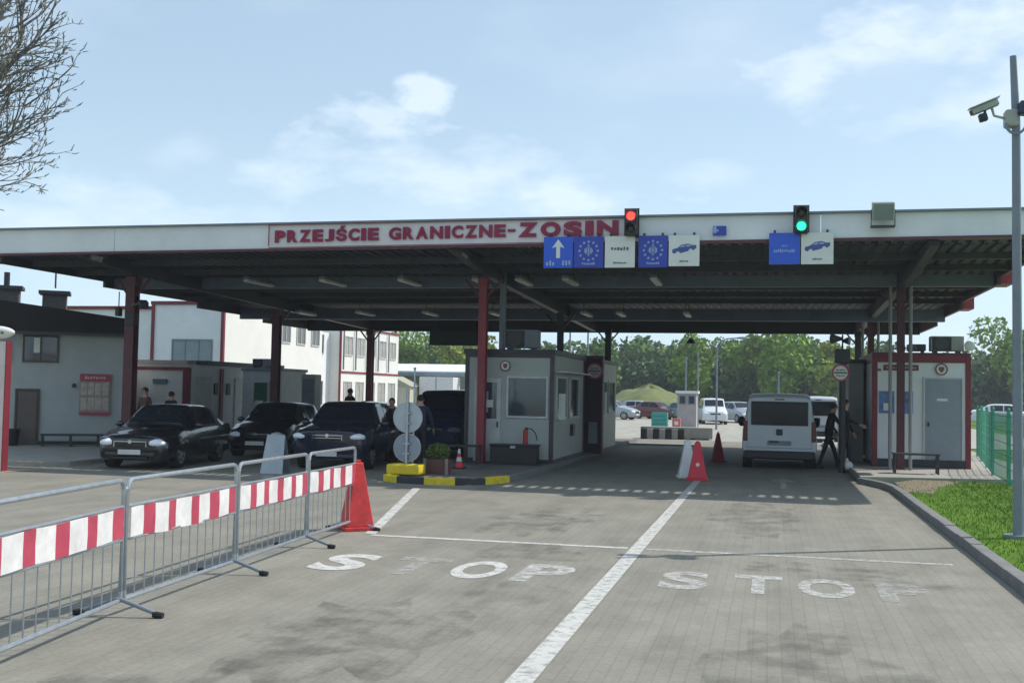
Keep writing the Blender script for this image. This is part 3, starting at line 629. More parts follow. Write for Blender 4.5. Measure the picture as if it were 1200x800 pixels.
MB().box(-5.65, -5.60, 30.8, 31.05, .11, 2.86).box(-4.66, -4.61, 30.8, 31.05, .11, 2.86).box(-5.60, -4.66, 30.8, 31.05, 2.78, 2.86).build('frame', M['darkred'], **b)
MB().box(-5.0, -4.75, 30.82, 30.845, .4, 1.0).build('notice', M['greypaint'], **b)
round_sign(pt, (-4.84, 30.77, 2.43), .23, m0=mat('sign_pinkgrey', (.50, .42, .45), .5))

# things by the booth
t = thing('storage_chest', 'long black storage chest standing against the front wall of the island booth', 'chest', (-5.85, 25.35, .11))
MB().box(-.55, .55, -.2, .2, 0, .42).build('box', M['black'], t, bevel=.015); MB().box(-.57, .57, -.22, .22, .425, .47).build('lid', M['black'], t, bevel=.01)
MB().box(-.06, .06, -.235, -.222, .38, .44).build('latch', M['steel'], t)
t = thing('fire_extinguisher', 'dark fire extinguisher standing on the black chest by the island booth', 'extinguisher', (-5.6, 25.35, .585))
MB().tube([(0, 0, 0), (0, 0, .3), (0, 0, .34)], .06, 14).build('cylinder', M['extred'], t, smooth=True); MB().box(-.02, .05, -.015, .015, .341, .39).build('valve', M['black'], t)
MB().tube([(0.05, 0, .37), (.14, 0, .36), (.24, 0, .26), (.28, 0, .1)], .012, 8).build('hose', M['rubber'], t, smooth=True)
t = thing('metal_bench', 'low dark bench on the island left of the red column', 'bench', (-7.0, 24.9, .11))
MB().box(-.42, .42, -.2, .2, .40, .44).build('seat', M['dark'], t)
for x in (-.38, .38): MB().box(x-.02, x+.02, -.18, -.14, 0, .398).box(x-.02, x+.02, .14, .18, 0, .398).build('leg', M['dark'], t)

# sign post on its yellow block, seen from behind
t = thing('sign_post', 'grey post with two round signs seen from behind, on a yellow block', 'sign', (-7.04, 21.0, .13))
q = MB(); q.prism([(-.36, -.22), (.32, -.22), (.32, .22), (-.36, .22)], 0, .2); 
q.build('base_block', M['yellow'], t, bevel=.03)
MB().tube([(-.02, 0, .15), (-.02, 0, 1.72)], .03, 12).build('post', M['steel'], t, smooth=True)
for z, r, mm in ((1.12, .30, mat('sign_back', (.42, .46, .50), .35, .6)), (.52, .28, mat('sign_back_dull', (.27, .30, .36), .4, .5))):
    o = MB().disc((-.02, .05, z), r, (0, 1, 0), .012, 36).build('round_sign', mm, t)
    MB().disc((-.02, .05, z), r+.006, (0, 1, 0), .03, 36, r-.008).build('rim', M['steel'], o)
    MB().box(-.09, .05, -.035, .04, z+.07, z+.10).box(-.09, .05, -.035, .04, z-.13, z-.10).build('clamp', M['steel'], o)
t = thing('tall_thin_post', 'thin grey post rising behind the round signs on the island', 'post', (-7.02, 21.3, .13))
MB().tube([(0, 0, 0), (0, 0, 2.1)], .018, 8).build('shaft', M['steel'], t, smooth=True); MB().ball((0, 0, 2.1), .03).build('cap', M['steel'], t)

t = thing('planter', 'brown wooden planter with a low green bush beside the yellow block', 'planter', (-6.58, 21.6, .11))
MB().box(-.24, .24, -.16, .16, 0, .30).build('box', M['planter'], t, bevel=.008); [MB().box(u, u+.06, -.175, -.161, 0, .32).build('corner_post', mat('post_pale', (.28, .22, .2), .8), t) for u in (-.26, .20)]
q = MB(); rd = random.Random(5)
for i in range(700):
    v = Vector((rd.gauss(0, 1), rd.gauss(0, 1), rd.gauss(0, 1))).normalized()*rd.random()**.4; c = Vector((v.x*.26, v.y*.2, .46+v.z*.17)); a = Vector((rd.gauss(0, 1), rd.gauss(0, 1), rd.gauss(0, 1))).normalized()*.03; b_ = a.cross(Vector((rd.gauss(0, 1), rd.gauss(0, 1), 1))).normalized()*.018
    q.face([c-a, c+b_, c+a, c-b_])
q.build('foliage', M['leafp'], t)
t = thing('traffic_cone', 'small red and white traffic cone on the island beside the planter', 'cone', (-6.62, 23.3, .11))
MB().box(-.13, .13, -.13, .13, 0, .03).build('base', M['black'], t); MB().cone((0, 0, .03), .095, .065, .13).cone((0, 0, .25), .05, .035, .08).build('red_bands', M['conered'], t, smooth=True); MB().cone((0, 0, .16), .065, .05, .09).cone((0, 0, .33), .035, .02, .1).build('white_bands', M['stripew'], t, smooth=True)

def pyramid(name, loc, rz, label, m, w=.46, h=.82, top=.09, grp=None, sticker=False):
    t = thing(name, label, 'traffic pyramid', loc, rz, grp); a = w/2; c = top/2
    q = MB(); lo = [(-a, -a), (a, -a), (a, a), (-a, a)]; hi = [(-c, -c), (c, -c), (c, c), (-c, c)]
    L = [[q.bm.verts.new((x, y, z)) for x, y in P] for P, z in ((lo, .05), (hi, h))]
    for k in range(4): q.bm.faces.new((L[0][k], L[0][(k+1) % 4], L[1][(k+1) % 4], L[1][k]))
    q.bm.faces.new(L[0][::-1]); q.bm.faces.new(L[1]); q.build('body', m, t, bevel=.012)
    MB().box(-a-.03, a+.03, -a-.03, a+.03, 0, .05).build('base', m, t, bevel=.01)
    q = MB().box(-c*.6, c*.6, -c*.6, c*.6, h+.002, h+.03); q.build('cap', m, t, bevel=.006)
    if sticker:
        s = (a-c)/(h-.05); zz = .34; yy = -(a-(zz-.05)*s)
        MB().rbox((0, yy-.003, zz), (.07, .006, .07), (-math.atan(s), R(45), 0)).build('sticker', M['stripew'], t)
    return t
pyramid('traffic_pyramid', (-5.17, 13.45, 0), R(38), 'tall red plastic pyramid at the end of the row of barriers', M['conered'], .36, .86, .11)
pyramid('traffic_pyramid', (-1.52, 23.9, 0), R(5), 'bright red pyramid standing on the lane line under the canopy edge', mat('pyr_red', (.62, .02, .04), .45), .40, .80, .12, sticker=True)
pyramid('traffic_pyramid', (-1.78, 24.55, 0), R(10), 'whitish pyramid half hidden behind the bright red one', M['conewhite'], .40, .8, .12)
pyramid('traffic_pyramid', (-1.42, 31.0, 0), R(20), 'dark red pyramid farther down the lane beside the white van', M['conedark'], .30, .78, .07)

# ------------------------------------------------------------------ crowd barriers
def crowd_barrier(a, b_, label, sag=0.):
    a, b_ = Vector(a), Vector(b_); d = b_-a; L = d.length; rz = math.atan2(d.y, d.x)
    t = thing('crowd_barrier', label, 'barrier', (a.x, a.y, 0), rz, 'striped crowd barriers along the lane'); x0, x1 = .03, L-.03
    z0, z1, rc = .12, 1.05, .07; P = []
    P += [(x0, 0, z0+rc)]+[(x0, 0, z1-rc)]+[(x0+rc*(1-math.cos(k*math.pi/8)), 0, z1-rc+rc*math.sin(k*math.pi/8)) for k in range(1, 5)]
    P += [(x1-rc+rc*math.sin(k*math.pi/8), 0, z1-rc+rc*math.cos(k*math.pi/8)) for k in range(0, 5)]+[(x1, 0, z0+rc), (x1, 0, z0), ]
    MB().tube(P, .019, 8).tube([(x0, 0, z0+rc), (x0, 0, z0)], .019, 8).tube([(x0, 0, z0), (x1, 0, z0)], .019, 8).build('frame', M['steel'], t, smooth=True)
    MB().tube([(x0, 0, .845), (x1, 0, .845)], .013, 8).tube([(x0, 0, .585), (x1, 0, .585)], .011, 8).build('rail', M['steel'], t, smooth=True)
    q = MB(); n = int(L/.155)
    for k in range(1, n): q.tube([(x0+(x1-x0)*k/n, 0, z0), (x0+(x1-x0)*k/n, 0, .585)], .0055, 6)
    q.build('vertical_bars', M['steel'], t, smooth=True)
    # banner: alternating stripes with a gentle wave, thin sheeting
    q = MB(); ns = max(4, int(round((x1-x0)/.41))); rd = random.Random(int(a.y*10)); ph = rd.uniform(0, 6); sub = 5
    def wz(x, top): return (.835 if top else .605)-(.3 if top else 1)*sag*math.sin(max(0, min(1, x/L))*math.pi)+.004*math.sin(x*9+ph)
    fy = lambda x: -.018+(.006+sag*.25)*math.sin(x*(7 if sag < .02 else 11)+ph); cols = []
    for k in range(ns*sub+1):
        x = x0+.02+(x1-x0-.04)*k/(ns*sub); cols.append([q.bm.verts.new((x, fy(x)+dy_+(-.004*math.sin(x*5) if j == 1 else 0), wz(x, 0)+(wz(x, 1)-wz(x, 0))*j/2)) for dy_ in (0, .004) for j in range(3)])
    for k, (A, B) in enumerate(zip(cols, cols[1:])):
        for i_, j_ in ((0, 1), (1, 2), (3, 4), (4, 5), (0, 3), (2, 5)):
            f = q.bm.faces.new((A[i_], B[i_], B[j_], A[j_])); f.material_index = 1 if (k % 5) >= 3 else 0
    for E_ in (cols[0], cols[-1]): q.bm.faces.new((E_[0], E_[1], E_[4], E_[3])); q.bm.faces.new((E_[1], E_[2], E_[5], E_[4]))
    bo = q.build('banner', M['stripew'], t, smooth=True); bo.data.materials.append(M['rednet'])
    for x in (x0+.05, x1-.05) if False else (x1-.02,):
        MB().tube([(x, -.34, .02), (x, -.30, .035), (x, -.02, .13), (x, .02, .13), (x, .30, .035), (x, .34, .02)], .017, 8).build('foot', M['greypaint'], t, smooth=True)
        for sg in (-1, 1): MB().tube([(x, sg*.28, .03), (x, sg*.36, .018)], .026, 8).build('foot_cap', M['rubber'], t, smooth=True)
bp = [(-4.62, 5.55), (-4.93, 7.80), (-5.03, 9.87), (-5.13, 11.78), (-5.19, 13.42)]
bl_ = ['striped barrier nearest the camera, cut off by the left edge of the photo', 'second striped barrier from the camera, with its banner sagging in folds',
       'third striped barrier from the camera, in front of the dark car', 'farthest striped barrier, touching the tall red pyramid']
for i in range(4): crowd_barrier(bp[i], bp[i+1], bl_[i], .03 if i == 1 else .008)
crowd_barrier  # nearest one continues out of frame

# ------------------------------------------------------------------ cars
def interp(st, sub=5):
    """Catmull-Rom through the station table"""
    o = []
    for i in range(len(st)-1):
        p0, p1, p2, p3 = st[max(i-1, 0)], st[i], st[i+1], st[min(i+2, len(st)-1)]
        for k in range(sub):
            u = k/sub; o.append(tuple(.5*((2*b)+(-a+c)*u+(2*a-5*b+4*c-d)*u*u+(-a+3*b-3*c+d)*u**3) if idx else b+(c-b)*u for idx, (a, b, c, d) in enumerate(zip(p0, p1, p2, p3))))
    o.append(st[-1]); return o
def at(st, y):
    for a, b in zip(st, st[1:]):
        if a[0] <= y <= b[0]:
            u = (y-a[0])/(b[0]-a[0]+1e-9); return [p+(q-p)*u for p, q in zip(a, b)]
    return list(st[-1] if y > st[-1][0] else st[0])
def half(s):
    y, zb, belt, top, w_, wt = s; mid = zb+(belt-zb)*.5
    return [(0, zb), (w_-.10, zb), (w_-.02, zb+.07), (w_, mid), (w_-.015, belt-.10), (w_-.045, belt), (wt, top-.05), (wt-.10, top-.008), (0, top+.012)]
CARS = {
 'sedan': dict(st=[(0, .38, .58, .64, .62, .5), (.05, .24, .64, .69, .72, .58), (.22, .2, .70, .77, .82, .64), (.7, .19, .82, .89, .875, .70), (1.2, .19, .89, .96, .88, .73), (1.32, .19, .90, 1.02, .88, .72), (1.95, .19, .92, 1.40, .88, .60), (2.2, .19, .925, 1.445, .88, .585), (3.1, .19, .94, 1.44, .88, .58), (3.5, .19, .95, 1.36, .88, .59), (4.0, .2, .96, 1.07, .87, .66), (4.42, .22, .94, 1.02, .83, .66), (4.52, .34, .86, .92, .76, .6)],
   ws=(1.36, 1.92), rw=(3.52, 3.95), sw=[(1.55, 2.45), (2.53, 3.3)], wheels=(.86, 3.5), L=4.52, r=.32),
 'hatch': dict(st=[(0, .38, .60, .66, .62, .5), (.05, .24, .66, .72, .72, .58), (.22, .2, .74, .82, .80, .64), (.7, .19, .88, .95, .85, .70), (1.05, .19, .93, 1.0, .86, .72), (1.18, .19, .94, 1.06, .86, .71), (1.8, .19, .96, 1.45, .86, .60), (2.1, .19, .965, 1.50, .86, .59), (3.2, .19, .98, 1.49, .86, .58), (3.65, .2, .98, 1.42, .85, .58), (3.98, .22, .96, 1.10, .83, .62), (4.08, .34, .86, .92, .76, .6)],
   ws=(1.22, 1.76), rw=(3.68, 3.94), sw=[(1.42, 2.35), (2.43, 3.45)], wheels=(.78, 3.3), L=4.08, r=.32),
 'suv': dict(st=[(0, .45, .82, .90, .78, .66), (.05, .30, .86, .95, .86, .72), (.25, .27, .92, 1.01, .93, .76), (.8, .27, 1.0, 1.08, .95, .80), (1.25, .27, 1.04, 1.13, .95, .82), (1.35, .27, 1.05, 1.18, .95, .81), (1.95, .27, 1.06, 1.60, .95, .70), (2.25, .27, 1.07, 1.66, .95, .68), (3.6, .27, 1.08, 1.66, .95, .68), (4.2, .28, 1.08, 1.60, .94, .68), (4.5, .3, 1.04, 1.15, .92, .72), (4.6, .4, .95, 1.02, .86, .7)],
   ws=(1.40, 1.92), rw=(4.22, 4.46), sw=[(1.6, 2.6), (2.7, 3.55), (3.62, 4.1)], wheels=(.92, 3.7), L=4.6, r=.36),
 'van': dict(st=[(0, .40, .78, .86, .74, .62), (.06, .28, .86, .96, .84, .70), (.35, .24, .98, 1.10, .93, .78), (.85, .24, 1.06, 1.22, .95, .80), (1.0, .24, 1.08, 1.34, .95, .79), (1.65, .24, 1.10, 1.86, .95, .76), (1.95, .24, 1.10, 1.945, .95, .76), (3.0, .24, 1.10, 1.96, .95, .77), (4.4, .24, 1.10, 1.95, .95, .77), (4.68, .25, 1.10, 1.92, .945, .77), (4.76, .28, 1.09, 1.86, .93, .78), (4.78, .30, 1.08, 1.84, .92, .78)],
   ws=(1.02, 1.60), rw=None, sw=[(1.3, 2.0), (2.15, 3.3), (3.4, 4.4)], wheels=(.90, 3.95), L=4.78, r=.33),
}
def make_car(kind, paint, label, cat, loc, rz, s=.88, name=None, rear=None, detail=True, plate_front=True, grp=None, lens_bright=True, glass=None):
    S = CARS[kind]; st = interp(S['st'], 5); t = thing(name or 'parked_car', label, cat, loc, rz, grp)
    L, wr = S['L'], S['r']; gm = glass or M['carglass']
    def fin(o):
        o.data.transform(Matrix.Diagonal((s, s, s, 1))); return o
    q = MB(); rings = []
    for s_ in st:
        h = half(s_); P = [(x, z) for x, z in h]+[(-x, z) for x, z in h[-2:0:-1]]
        rings.append([q.bm.verts.new((x, s_[0], z)) for x, z in P])
    n = len(rings[0])
    for A, B in zip(rings, rings[1:]):
        for k in range(n): q.bm.faces.new((A[k], A[(k+1) % n], B[(k+1) % n], B[k]))
    q.bm.faces.new(rings[0]); q.bm.faces.new(rings[-1][::-1])
    body = q.build('body', paint, t, smooth=True)
    # wheel arches cut out of the body
    c = MB()
    for wy in S['wheels']:
        for sx in (-1, 1): c.tube([(sx*.55, wy, wr), (sx*1.3, wy, wr)], wr*1.17, 28)
    co = c.build('cut', None); bo = body.modifiers.new('b', 'BOOLEAN'); bo.object = co; bo.operation = 'DIFFERENCE'; bo.solver = 'FAST'
    bpy.context.view_layer.update(); me = bpy.data.meshes.new_from_object(body.evaluated_get(bpy.context.evaluated_depsgraph_get()))
    body.modifiers.clear(); body.data = me; me.name = 'body'
    if not me.materials: me.materials.append(paint)
    bpy.data.objects.remove(co)
    for p in me.polygons: p.use_smooth = True
    try: me.set_sharp_from_angle(angle=R(32))
    except Exception: pass
    fin(body)
    def side_patch(ya, yb, sx, t0=.10, t1=.90, off=.008):
        q = MB(); k = 8; V = []
        for i in range(k+1):
            y = ya+(yb-ya)*i/k; z = at(st, y); h = half(z); (bx_, bz), (tx, tz) = h[5], h[6]
            V.append([q.bm.verts.new((sx*(bx_+(tx-bx_)*u+off), y, bz+(tz-bz)*u)) for u in (t0, t1)])
        for A, B in zip(V, V[1:]): q.bm.faces.new((A[0], A[1], B[1], B[0]))
        return q
    def top_patch(ya, yb, off, wf=1.):
        q = MB(); k = 6; V = []
        for i in range(k+1):
            y = ya+(yb-ya)*i/k; z = at(st, y); h = half(z)
            row = []
            for u in (-1, -.5, 0, .5, 1):
                x = u*(h[7][0]+.02)*wf; zz = h[8][1]+(h[7][1]-h[8][1])*abs(u)
                row.append(q.bm.verts.new((x, y+off[0], zz+off[1])))
            V.append(row)
        for A, B in zip(V, V[1:]):
            for j in range(4): q.bm.faces.new((A[j], A[j+1], B[j+1], B[j]))
        return q
    fin(top_patch(*S['ws'], (-.008, .008)).build('windshield', gm, t, smooth=True))
    if S['rw']: fin(top_patch(*S['rw'], (.008, .008), .96).build('rear_window', gm, t, smooth=True))
    for sx in (-1, 1):
        for ya, yb in S['sw']: fin(side_patch(ya, yb, sx).build('side_window', gm, t, smooth=True))
    zf = (S['st'][1][2]); wf = S['st'][1][4]
    if True:
        hw = wf*.36; hx = wf-.18
        for sx in (-1, 1):
            o = MB().ball((sx*hx, .17, zf-.045), 1, 16, 10, (.235, .20, .105)).build('headlight', M['lens'] if lens_bright else M['greypaint'], t, smooth=True); fin(o)
            if detail: fin(MB().ball((sx*hx, .06, zf-.045), 1, 10, 8, (.06, .065, .055)).build('reflector', M['chrome'], o, smooth=True))
        g = MB().box(-.36, .36, -.012, .1, zf-.13, zf-.02)
        gr = fin(g.build('grille', M['black'], t, bevel=.01))
        q = MB().box(-.38, .38, -.022, .06, zf-.018, zf+.004).box(-.38, -.36, -.022, .06, zf-.13, zf-.02).box(.36, .38, -.022, .06, zf-.13, zf-.02)
        if kind == 'suv': q.box(-.36, .36, -.02, .0, zf-.08, zf-.065)
        fin(q.build('grille_trim', M['chrome'], gr))
        if detail: fin(MB().disc((0, -.03, zf-.01), .045, (0, -1, 0), .015, 18).build('badge', M['chrome'], gr))
        fin(MB().box(-wf*.80, wf*.80, -.04, .14, .30, .40).build('front_bumper', paint, t, bevel=.03))
        fin(MB().box(-.42, .42, -.045, .05, .24, .295).build('air_intake', M['black'], t, bevel=.01))
        if plate_front: fin(MB().box(-.26, .26, -.055, -.042, .345, .455).build('number_plate', M['plate'], t, bevel=.004))
    for wy in S['wheels']:
        for sx in (-1, 1):
            xo = .86 if kind in ('sedan', 'hatch') else .93
            o = fin(MB().tube([(sx*(xo-.22), wy, wr), (sx*(xo-.2), wy, wr), (sx*(xo-.02), wy, wr), (sx*xo, wy, wr)], wr, 28).build('wheel', M['rubber'], t, smooth=True))
            q = MB().disc((sx*(xo+.004), wy, wr), wr*.66, (sx, 0, 0), .01, 24, wr*.58).disc((sx*(xo+.004), wy, wr), .06, (sx, 0, 0), .02, 14)
            for k in range(7):
                a = 2*math.pi*k/7; q.bar((sx*(xo+.005), wy+math.cos(a)*.05, wr+math.sin(a)*.05), (sx*(xo+.005), wy+math.cos(a)*wr*.6, wr+math.sin(a)*wr*.6), .012, .045)
            fin(q.build('rim', M['rim'], o))
    if detail:
        my = S['ws'][0]+.28
        for sx in (-1, 1):
            z = at(st, my); bx_ = half(z)[5]
            o = MB().ball((sx*(bx_[0]+.14), my, bx_[1]+.06), 1, 12, 8, (.11, .07, .075) if kind != 'van' else (.11, .08, .15)).build('mirror', paint if kind != 'van' else M['black'], t, smooth=True); fin(o)
            for (ya, yb) in S['sw'][:2]:
                z = at(st, yb-.15); fin(MB().box(sx*(z[4]-.005), sx*(z[4]+.025), yb-.25, yb-.08, z[2]-.16, z[2]-.13).build('door_handle', paint, t, bevel=.006))
                q = MB()
                for i in range(6):
                    zl = z[1]+.1+(z[2]-z[1]-.15)*i/6
                z2 = at(st, yb+.04); q.box(sx*(z2[4]-.02), sx*(z2[4]+.002), yb+.035, yb+.045, .32, z2[2]-.12); fin(q.build('door_seam', M['black'], t))
    # rear
    y, zb, belt, top, w_, wt = S['st'][-1]
    if kind == 'van':
        fin(MB().box(-.69, .69, L-.005, L+.018, 1.16, 1.72).build('rear_window', gm, t, bevel=.02))
        fin(MB().box(-.72, .72, L-.004, L+.010, 1.13, 1.75).build('window_seal', M['black'], t, bevel=.02))
        for sx in (-1, 1): fin(MB().box(sx*.80, sx*.915, L-.08, L+.02, .72, 1.24).build('tail_light', M['tail'], t, bevel=.02))
        fin(MB().box(-.90, .90, L-.06, L+.10, .26, .48).build('rear_bumper', M['black'], t, bevel=.04))
        fin(MB().box(-.30, .30, L+.004, L+.016, .62, .74).build('plate_recess', M['greypaint'], t)); fin(MB().box(.02, .26, L+.017, L+.03, .69, .735).build('handle', M['black'], t))
        fin(MB().box(-.08, .08, L+.0, L+.03, .88, 1.04).build('emblem_plate', M['black'], t, bevel=.01))
        fin(MB().box(-.82, .82, L+.001, L+.006, .545, .56).box(-.82, -.81, L+.001, L+.006, .56, 1.80).box(.81, .82, L+.001, L+.006, .56, 1.80).build('hatch_seam', M['greypaint'], t))
        fin(MB().tube([(0, L+.03, 1.14), (.30, L+.045, 1.20)], .008, 6).build('wiper', M['black'], t)); fin(MB().box(-.12, .12, L-.03, L+.02, 1.79, 1.82).build('brake_light', M['tail'], t))
    else:
        for sx in (-1, 1): fin(MB().ball((sx*(w_-.08), L-.06, belt-.10), 1, 12, 8, (.14, .12, .10)).build('tail_light', M['tail'], t, smooth=True))
        fin(MB().box(-w_*.95, w_*.95, L-.12, L+.05, .32, .46).build('rear_bumper', paint, t, bevel=.03)); fin(MB().box(-.26, .26, L+.005, L+.02, .56, .67).build('rear_plate', M['plate'], t))
    return t
make_car('sedan', M['carblack'], 'glossy black sedan with bright headlights and white number plate, nearest the left building', 'car', (-13.2, 21.0, 0), R(9), .94)
make_car('hatch', M['carblack'], 'black hatchback queueing directly behind the black sedan', 'car', (-12.75, 25.9, 0), R(7), .93)
make_car('hatch', M['carnavy'], 'dark car farther back, between the black hatchback and the big navy car', 'car', (-11.6, 29.4, 0), 0, lens_bright=False)
make_car('suv', M['carnavy'], 'big navy off-road car with wide chrome-edged grille behind the barriers', 'car', (-9.50, 22.8, 0), R(7), .90)
make_car('van', M['carblue2'], 'dark blue van behind the round signs on the island', 'van', (-8.8, 28.0, 0), 0, .93, name='dark_van', lens_bright=False, plate_front=False)
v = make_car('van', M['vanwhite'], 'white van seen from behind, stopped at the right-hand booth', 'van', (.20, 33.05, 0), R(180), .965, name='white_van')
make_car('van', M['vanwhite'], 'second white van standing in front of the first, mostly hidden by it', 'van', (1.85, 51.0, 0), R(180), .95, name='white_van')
# far parking area
far = [('van', 'vanlit', 'white van facing us on the far sunlit road', -3.40, 70.5, R(8), .84), ('hatch', 'carsilver', 'pale blue-grey car parked right of the far white van', -1.2, 76, R(30), .95), ('sedan', 'carteal', 'dark teal car just left of the far white van', -5.0, 80, R(35), .9),
       ('hatch', 'carsilver', 'silver car behind the black and white blocks, left of the teal crate', -9.2, 78, R(75), .9), ('sedan', 'carred', 'dull red car behind the small faded red box in the far parking area', -6.6, 82, R(60), .9), ('sedan', 'vanlit', 'white car parked beyond the green fence on the right', 19.5, 88, R(80), 1.1), ('hatch', 'carsilver', 'silver car parked beyond the green fence, right of the white one', 23.5, 90, R(70), 1.1),
       ('hatch', 'carnavy', 'dark blue car at the left end of the far parking area', -11.9, 80, R(85), .9), ('hatch', 'vanlit', 'white hatchback at the foot of the grass mound, behind the silver car', -11.0, 86, R(70), .9), ('sedan', 'carsilver', 'silver saloon at the foot of the grass mound, behind the teal crate', -8.2, 88, R(85), .9),
       ('hatch', 'carsilver', 'grey car partly hidden by the left side of the white van', .6, 82, R(20), .95)]
M['vanlit'] = mat('car_paint_white_lit', (.68, .70, .72), .3, coat=.5, var=.04)  # paler copy of the white paint, sunlight put into the colour
for k, p, lab, x, y, rz, s in far:
    make_car(k, M[p], lab, 'van' if k == 'van' else 'car', (x, y, 0), rz, s, name='distant_van' if k == 'van' else 'distant_car', detail=False, grp='vehicles in the far parking area')

# ------------------------------------------------------------------ people
def person(loc, rz, label, h=1.72, jacket='navycloth', trousers='jeans', hair='hair', lean=0., arms=((.12, .05), (.12, .05)), stride=.12, head_turn=0., cap=False, twist=0., hairm=None):
    """arms: per side (forward, outward) hand offset in metres from hanging; one skinned body"""
    t = thing('person', label, 'person', loc, rz); k = h/1.75
    hipz, sh = .93, 1.43
    def L_(x, y, z): return Vector((x, y+lean*max(0, z-.9), z))
    J = {'pel': L_(0, 0, .95), 'sp': L_(0, .01, 1.13), 'ch': L_(0, .0, 1.33), 'nk': L_(0, -.0, 1.49), 'hd': L_(0, -.02, 1.60), 'ht': L_(0, -.015, 1.69)}
    E = [('pel', 'sp'), ('sp', 'ch'), ('ch', 'nk'), ('nk', 'hd'), ('hd', 'ht')]
    Rr = {'pel': (.155, .115), 'sp': (.145, .11), 'ch': (.165, .115), 'nk': (.058, .06), 'hd': (.078, .095), 'ht': (.06, .075)}
    for s, nm in ((-1, 'l'), (1, 'r')):
        st = stride*s
        J['hip'+nm] = Vector((s*.09, 0, .88)); J['kn'+nm] = Vector((s*.10, -st*.55-.02, .50)); J['an'+nm] = Vector((s*.11, -st, .09)); J['to'+nm] = Vector((s*.13, -st-.15, .035)); J['he'+nm] = Vector((s*.11, -st+.05, .045))
        E += [('pel', 'hip'+nm), ('hip'+nm, 'kn'+nm), ('kn'+nm, 'an'+nm), ('an'+nm, 'to'+nm), ('an'+nm, 'he'+nm)]
        Rr.update({'hip'+nm: (.092, .10), 'kn'+nm: (.062, .065), 'an'+nm: (.042, .045), 'to'+nm: (.038, .028), 'he'+nm: (.035, .035)})
        fwd, outw = arms[0 if s < 0 else 1]
        shp = L_(s*.175, .0, 1.40); hand = shp+Vector((s*(.05+outw), -fwd, -math.sqrt(max(.02, .50**2-fwd*fwd-outw*outw))))
        el = (shp+hand)/2+Vector((s*.04, .05, -.03))
        J['sh'+nm] = shp; J['el'+nm] = el; J['wr'+nm] = hand; d = (hand-el).normalized(); J['pa'+nm] = hand+d*.075
        E += [('ch', 'sh'+nm), ('sh'+nm, 'el'+nm), ('el'+nm, 'wr'+nm), ('wr'+nm, 'pa'+nm)]
        Rr.update({'sh'+nm: (.062, .065), 'el'+nm: (.044, .044), 'wr'+nm: (.030, .028), 'pa'+nm: (.036, .020)})
    names = list(J); me = bpy.data.meshes.new('body'); me.from_pydata([J[n]*k for n in names], [(names.index(a), names.index(b)) for a, b in E], [])
    o = bpy.data.objects.new('body', me); COL.objects.link(o)
    md = o.modifiers.new('skin', 'SKIN'); md.use_smooth_shade = True
    for i, n in enumerate(names):
        v = me.skin_vertices[0].data[i]; v.radius = (Rr[n][0]*k, Rr[n][1]*k); v.use_root = (n == 'pel')
    o.modifiers.new('s', 'SUBSURF').levels = 2
    bpy.context.view_layer.update(); me2 = bpy.data.meshes.new_from_object(o.evaluated_get(bpy.context.evaluated_depsgraph_get())); bpy.data.objects.remove(o)
    bm = bmesh.new(); bm.from_mesh(me2); mb = MB(); mb.bm.free(); mb.bm = bm
    # fingers and thumb, nose and ears join the same body mesh
    for s, nm in ((-1, 'l'), (1, 'r')):
        d = (J['pa'+nm]-J['wr'+nm]).normalized(); p = J['pa'+nm]; side = Vector((0, 1, 0)).cross(d).cross(d).normalized()
        for f, ln in enumerate((.066, .076, .072, .056)):
            b0 = p+side*(f-1.5)*.02; mb.tube([b0*k, (b0+d*(.02+ln*.5))*k, (b0+d*(.015+ln)+Vector((-s*.02, 0, 0)))*k], .0095, 6, .007)
        b0 = J['wr'+nm]+d*.03; mb.tube([b0*k, (b0-side*.035+d*.03)*k, (b0-side*.045+d*.06)*k], .011, 6, .008)
    hd = J['hd']; mb.ball((hd+Vector((0, -.092, .0)))*k, 1, 6, 5, (.013, .02, .02)); 
    for s in (-1, 1): mb.ball((hd+Vector((s*.076, .0, .005)))*k, 1, 6, 5, (.012, .02, .032))
    segs = [(a, b_) for a, b_ in E]
    body = mb.build('body', M[jacket], t, smooth=True); body.data.materials.append(M[trousers]); body.data.materials.append(M['skin']); body.data.materials.append(M['black'])
    reg = {}
    for p in body.data.polygons:
        c = p.center/k; bd, bs = 9, None
        for a, b_ in segs:
            A, B = J[a], J[b_]; u = max(0, min(1, (c-A).dot(B-A)/(B-A).length_squared)); dd = (c-(A+(B-A)*u)).length
            if dd < bd: bd, bs = dd, (a, b_, u)
        a, b_, u = bs
        if a.startswith('an') or (b_.startswith('an') and u > .9): mi = 3
        elif a[:3] in ('hip',) or a.startswith('kn') or b_.startswith('hip') or (a == 'pel' and c.z < .93): mi = 1
        elif a in ('nk', 'hd') or a.startswith('wr') or (b_ == 'nk' and u > .75) or c.z > 1.5+0: mi = 2
        else: mi = 0
        p.material_index = mi
    q = MB().ball((hd+Vector((0, .012, .035)))*k, 1, 14, 10, (.088*k, .098*k, .095*k))
    for v in [v for v in q.bm.verts if (v.co.z < (hd.z-.02)*k and v.co.y < (hd.y+.05)*k) or v.co.y < (hd.y-.07)*k and v.co.z < (hd.z+.05)*k]: v.co.y = max(v.co.y, (hd.y+.0)*k); v.co.z = max(v.co.z, (hd.z-.02)*k)
    q.build('hair', M[hairm or 'hair'], t, smooth=True)
    q = MB()
    for s in (-1, 1): q.ball((hd+Vector((s*.03, -.088, .02)))*k, .009*k, 6, 5)
    q.build('eyes', M['black'], t)
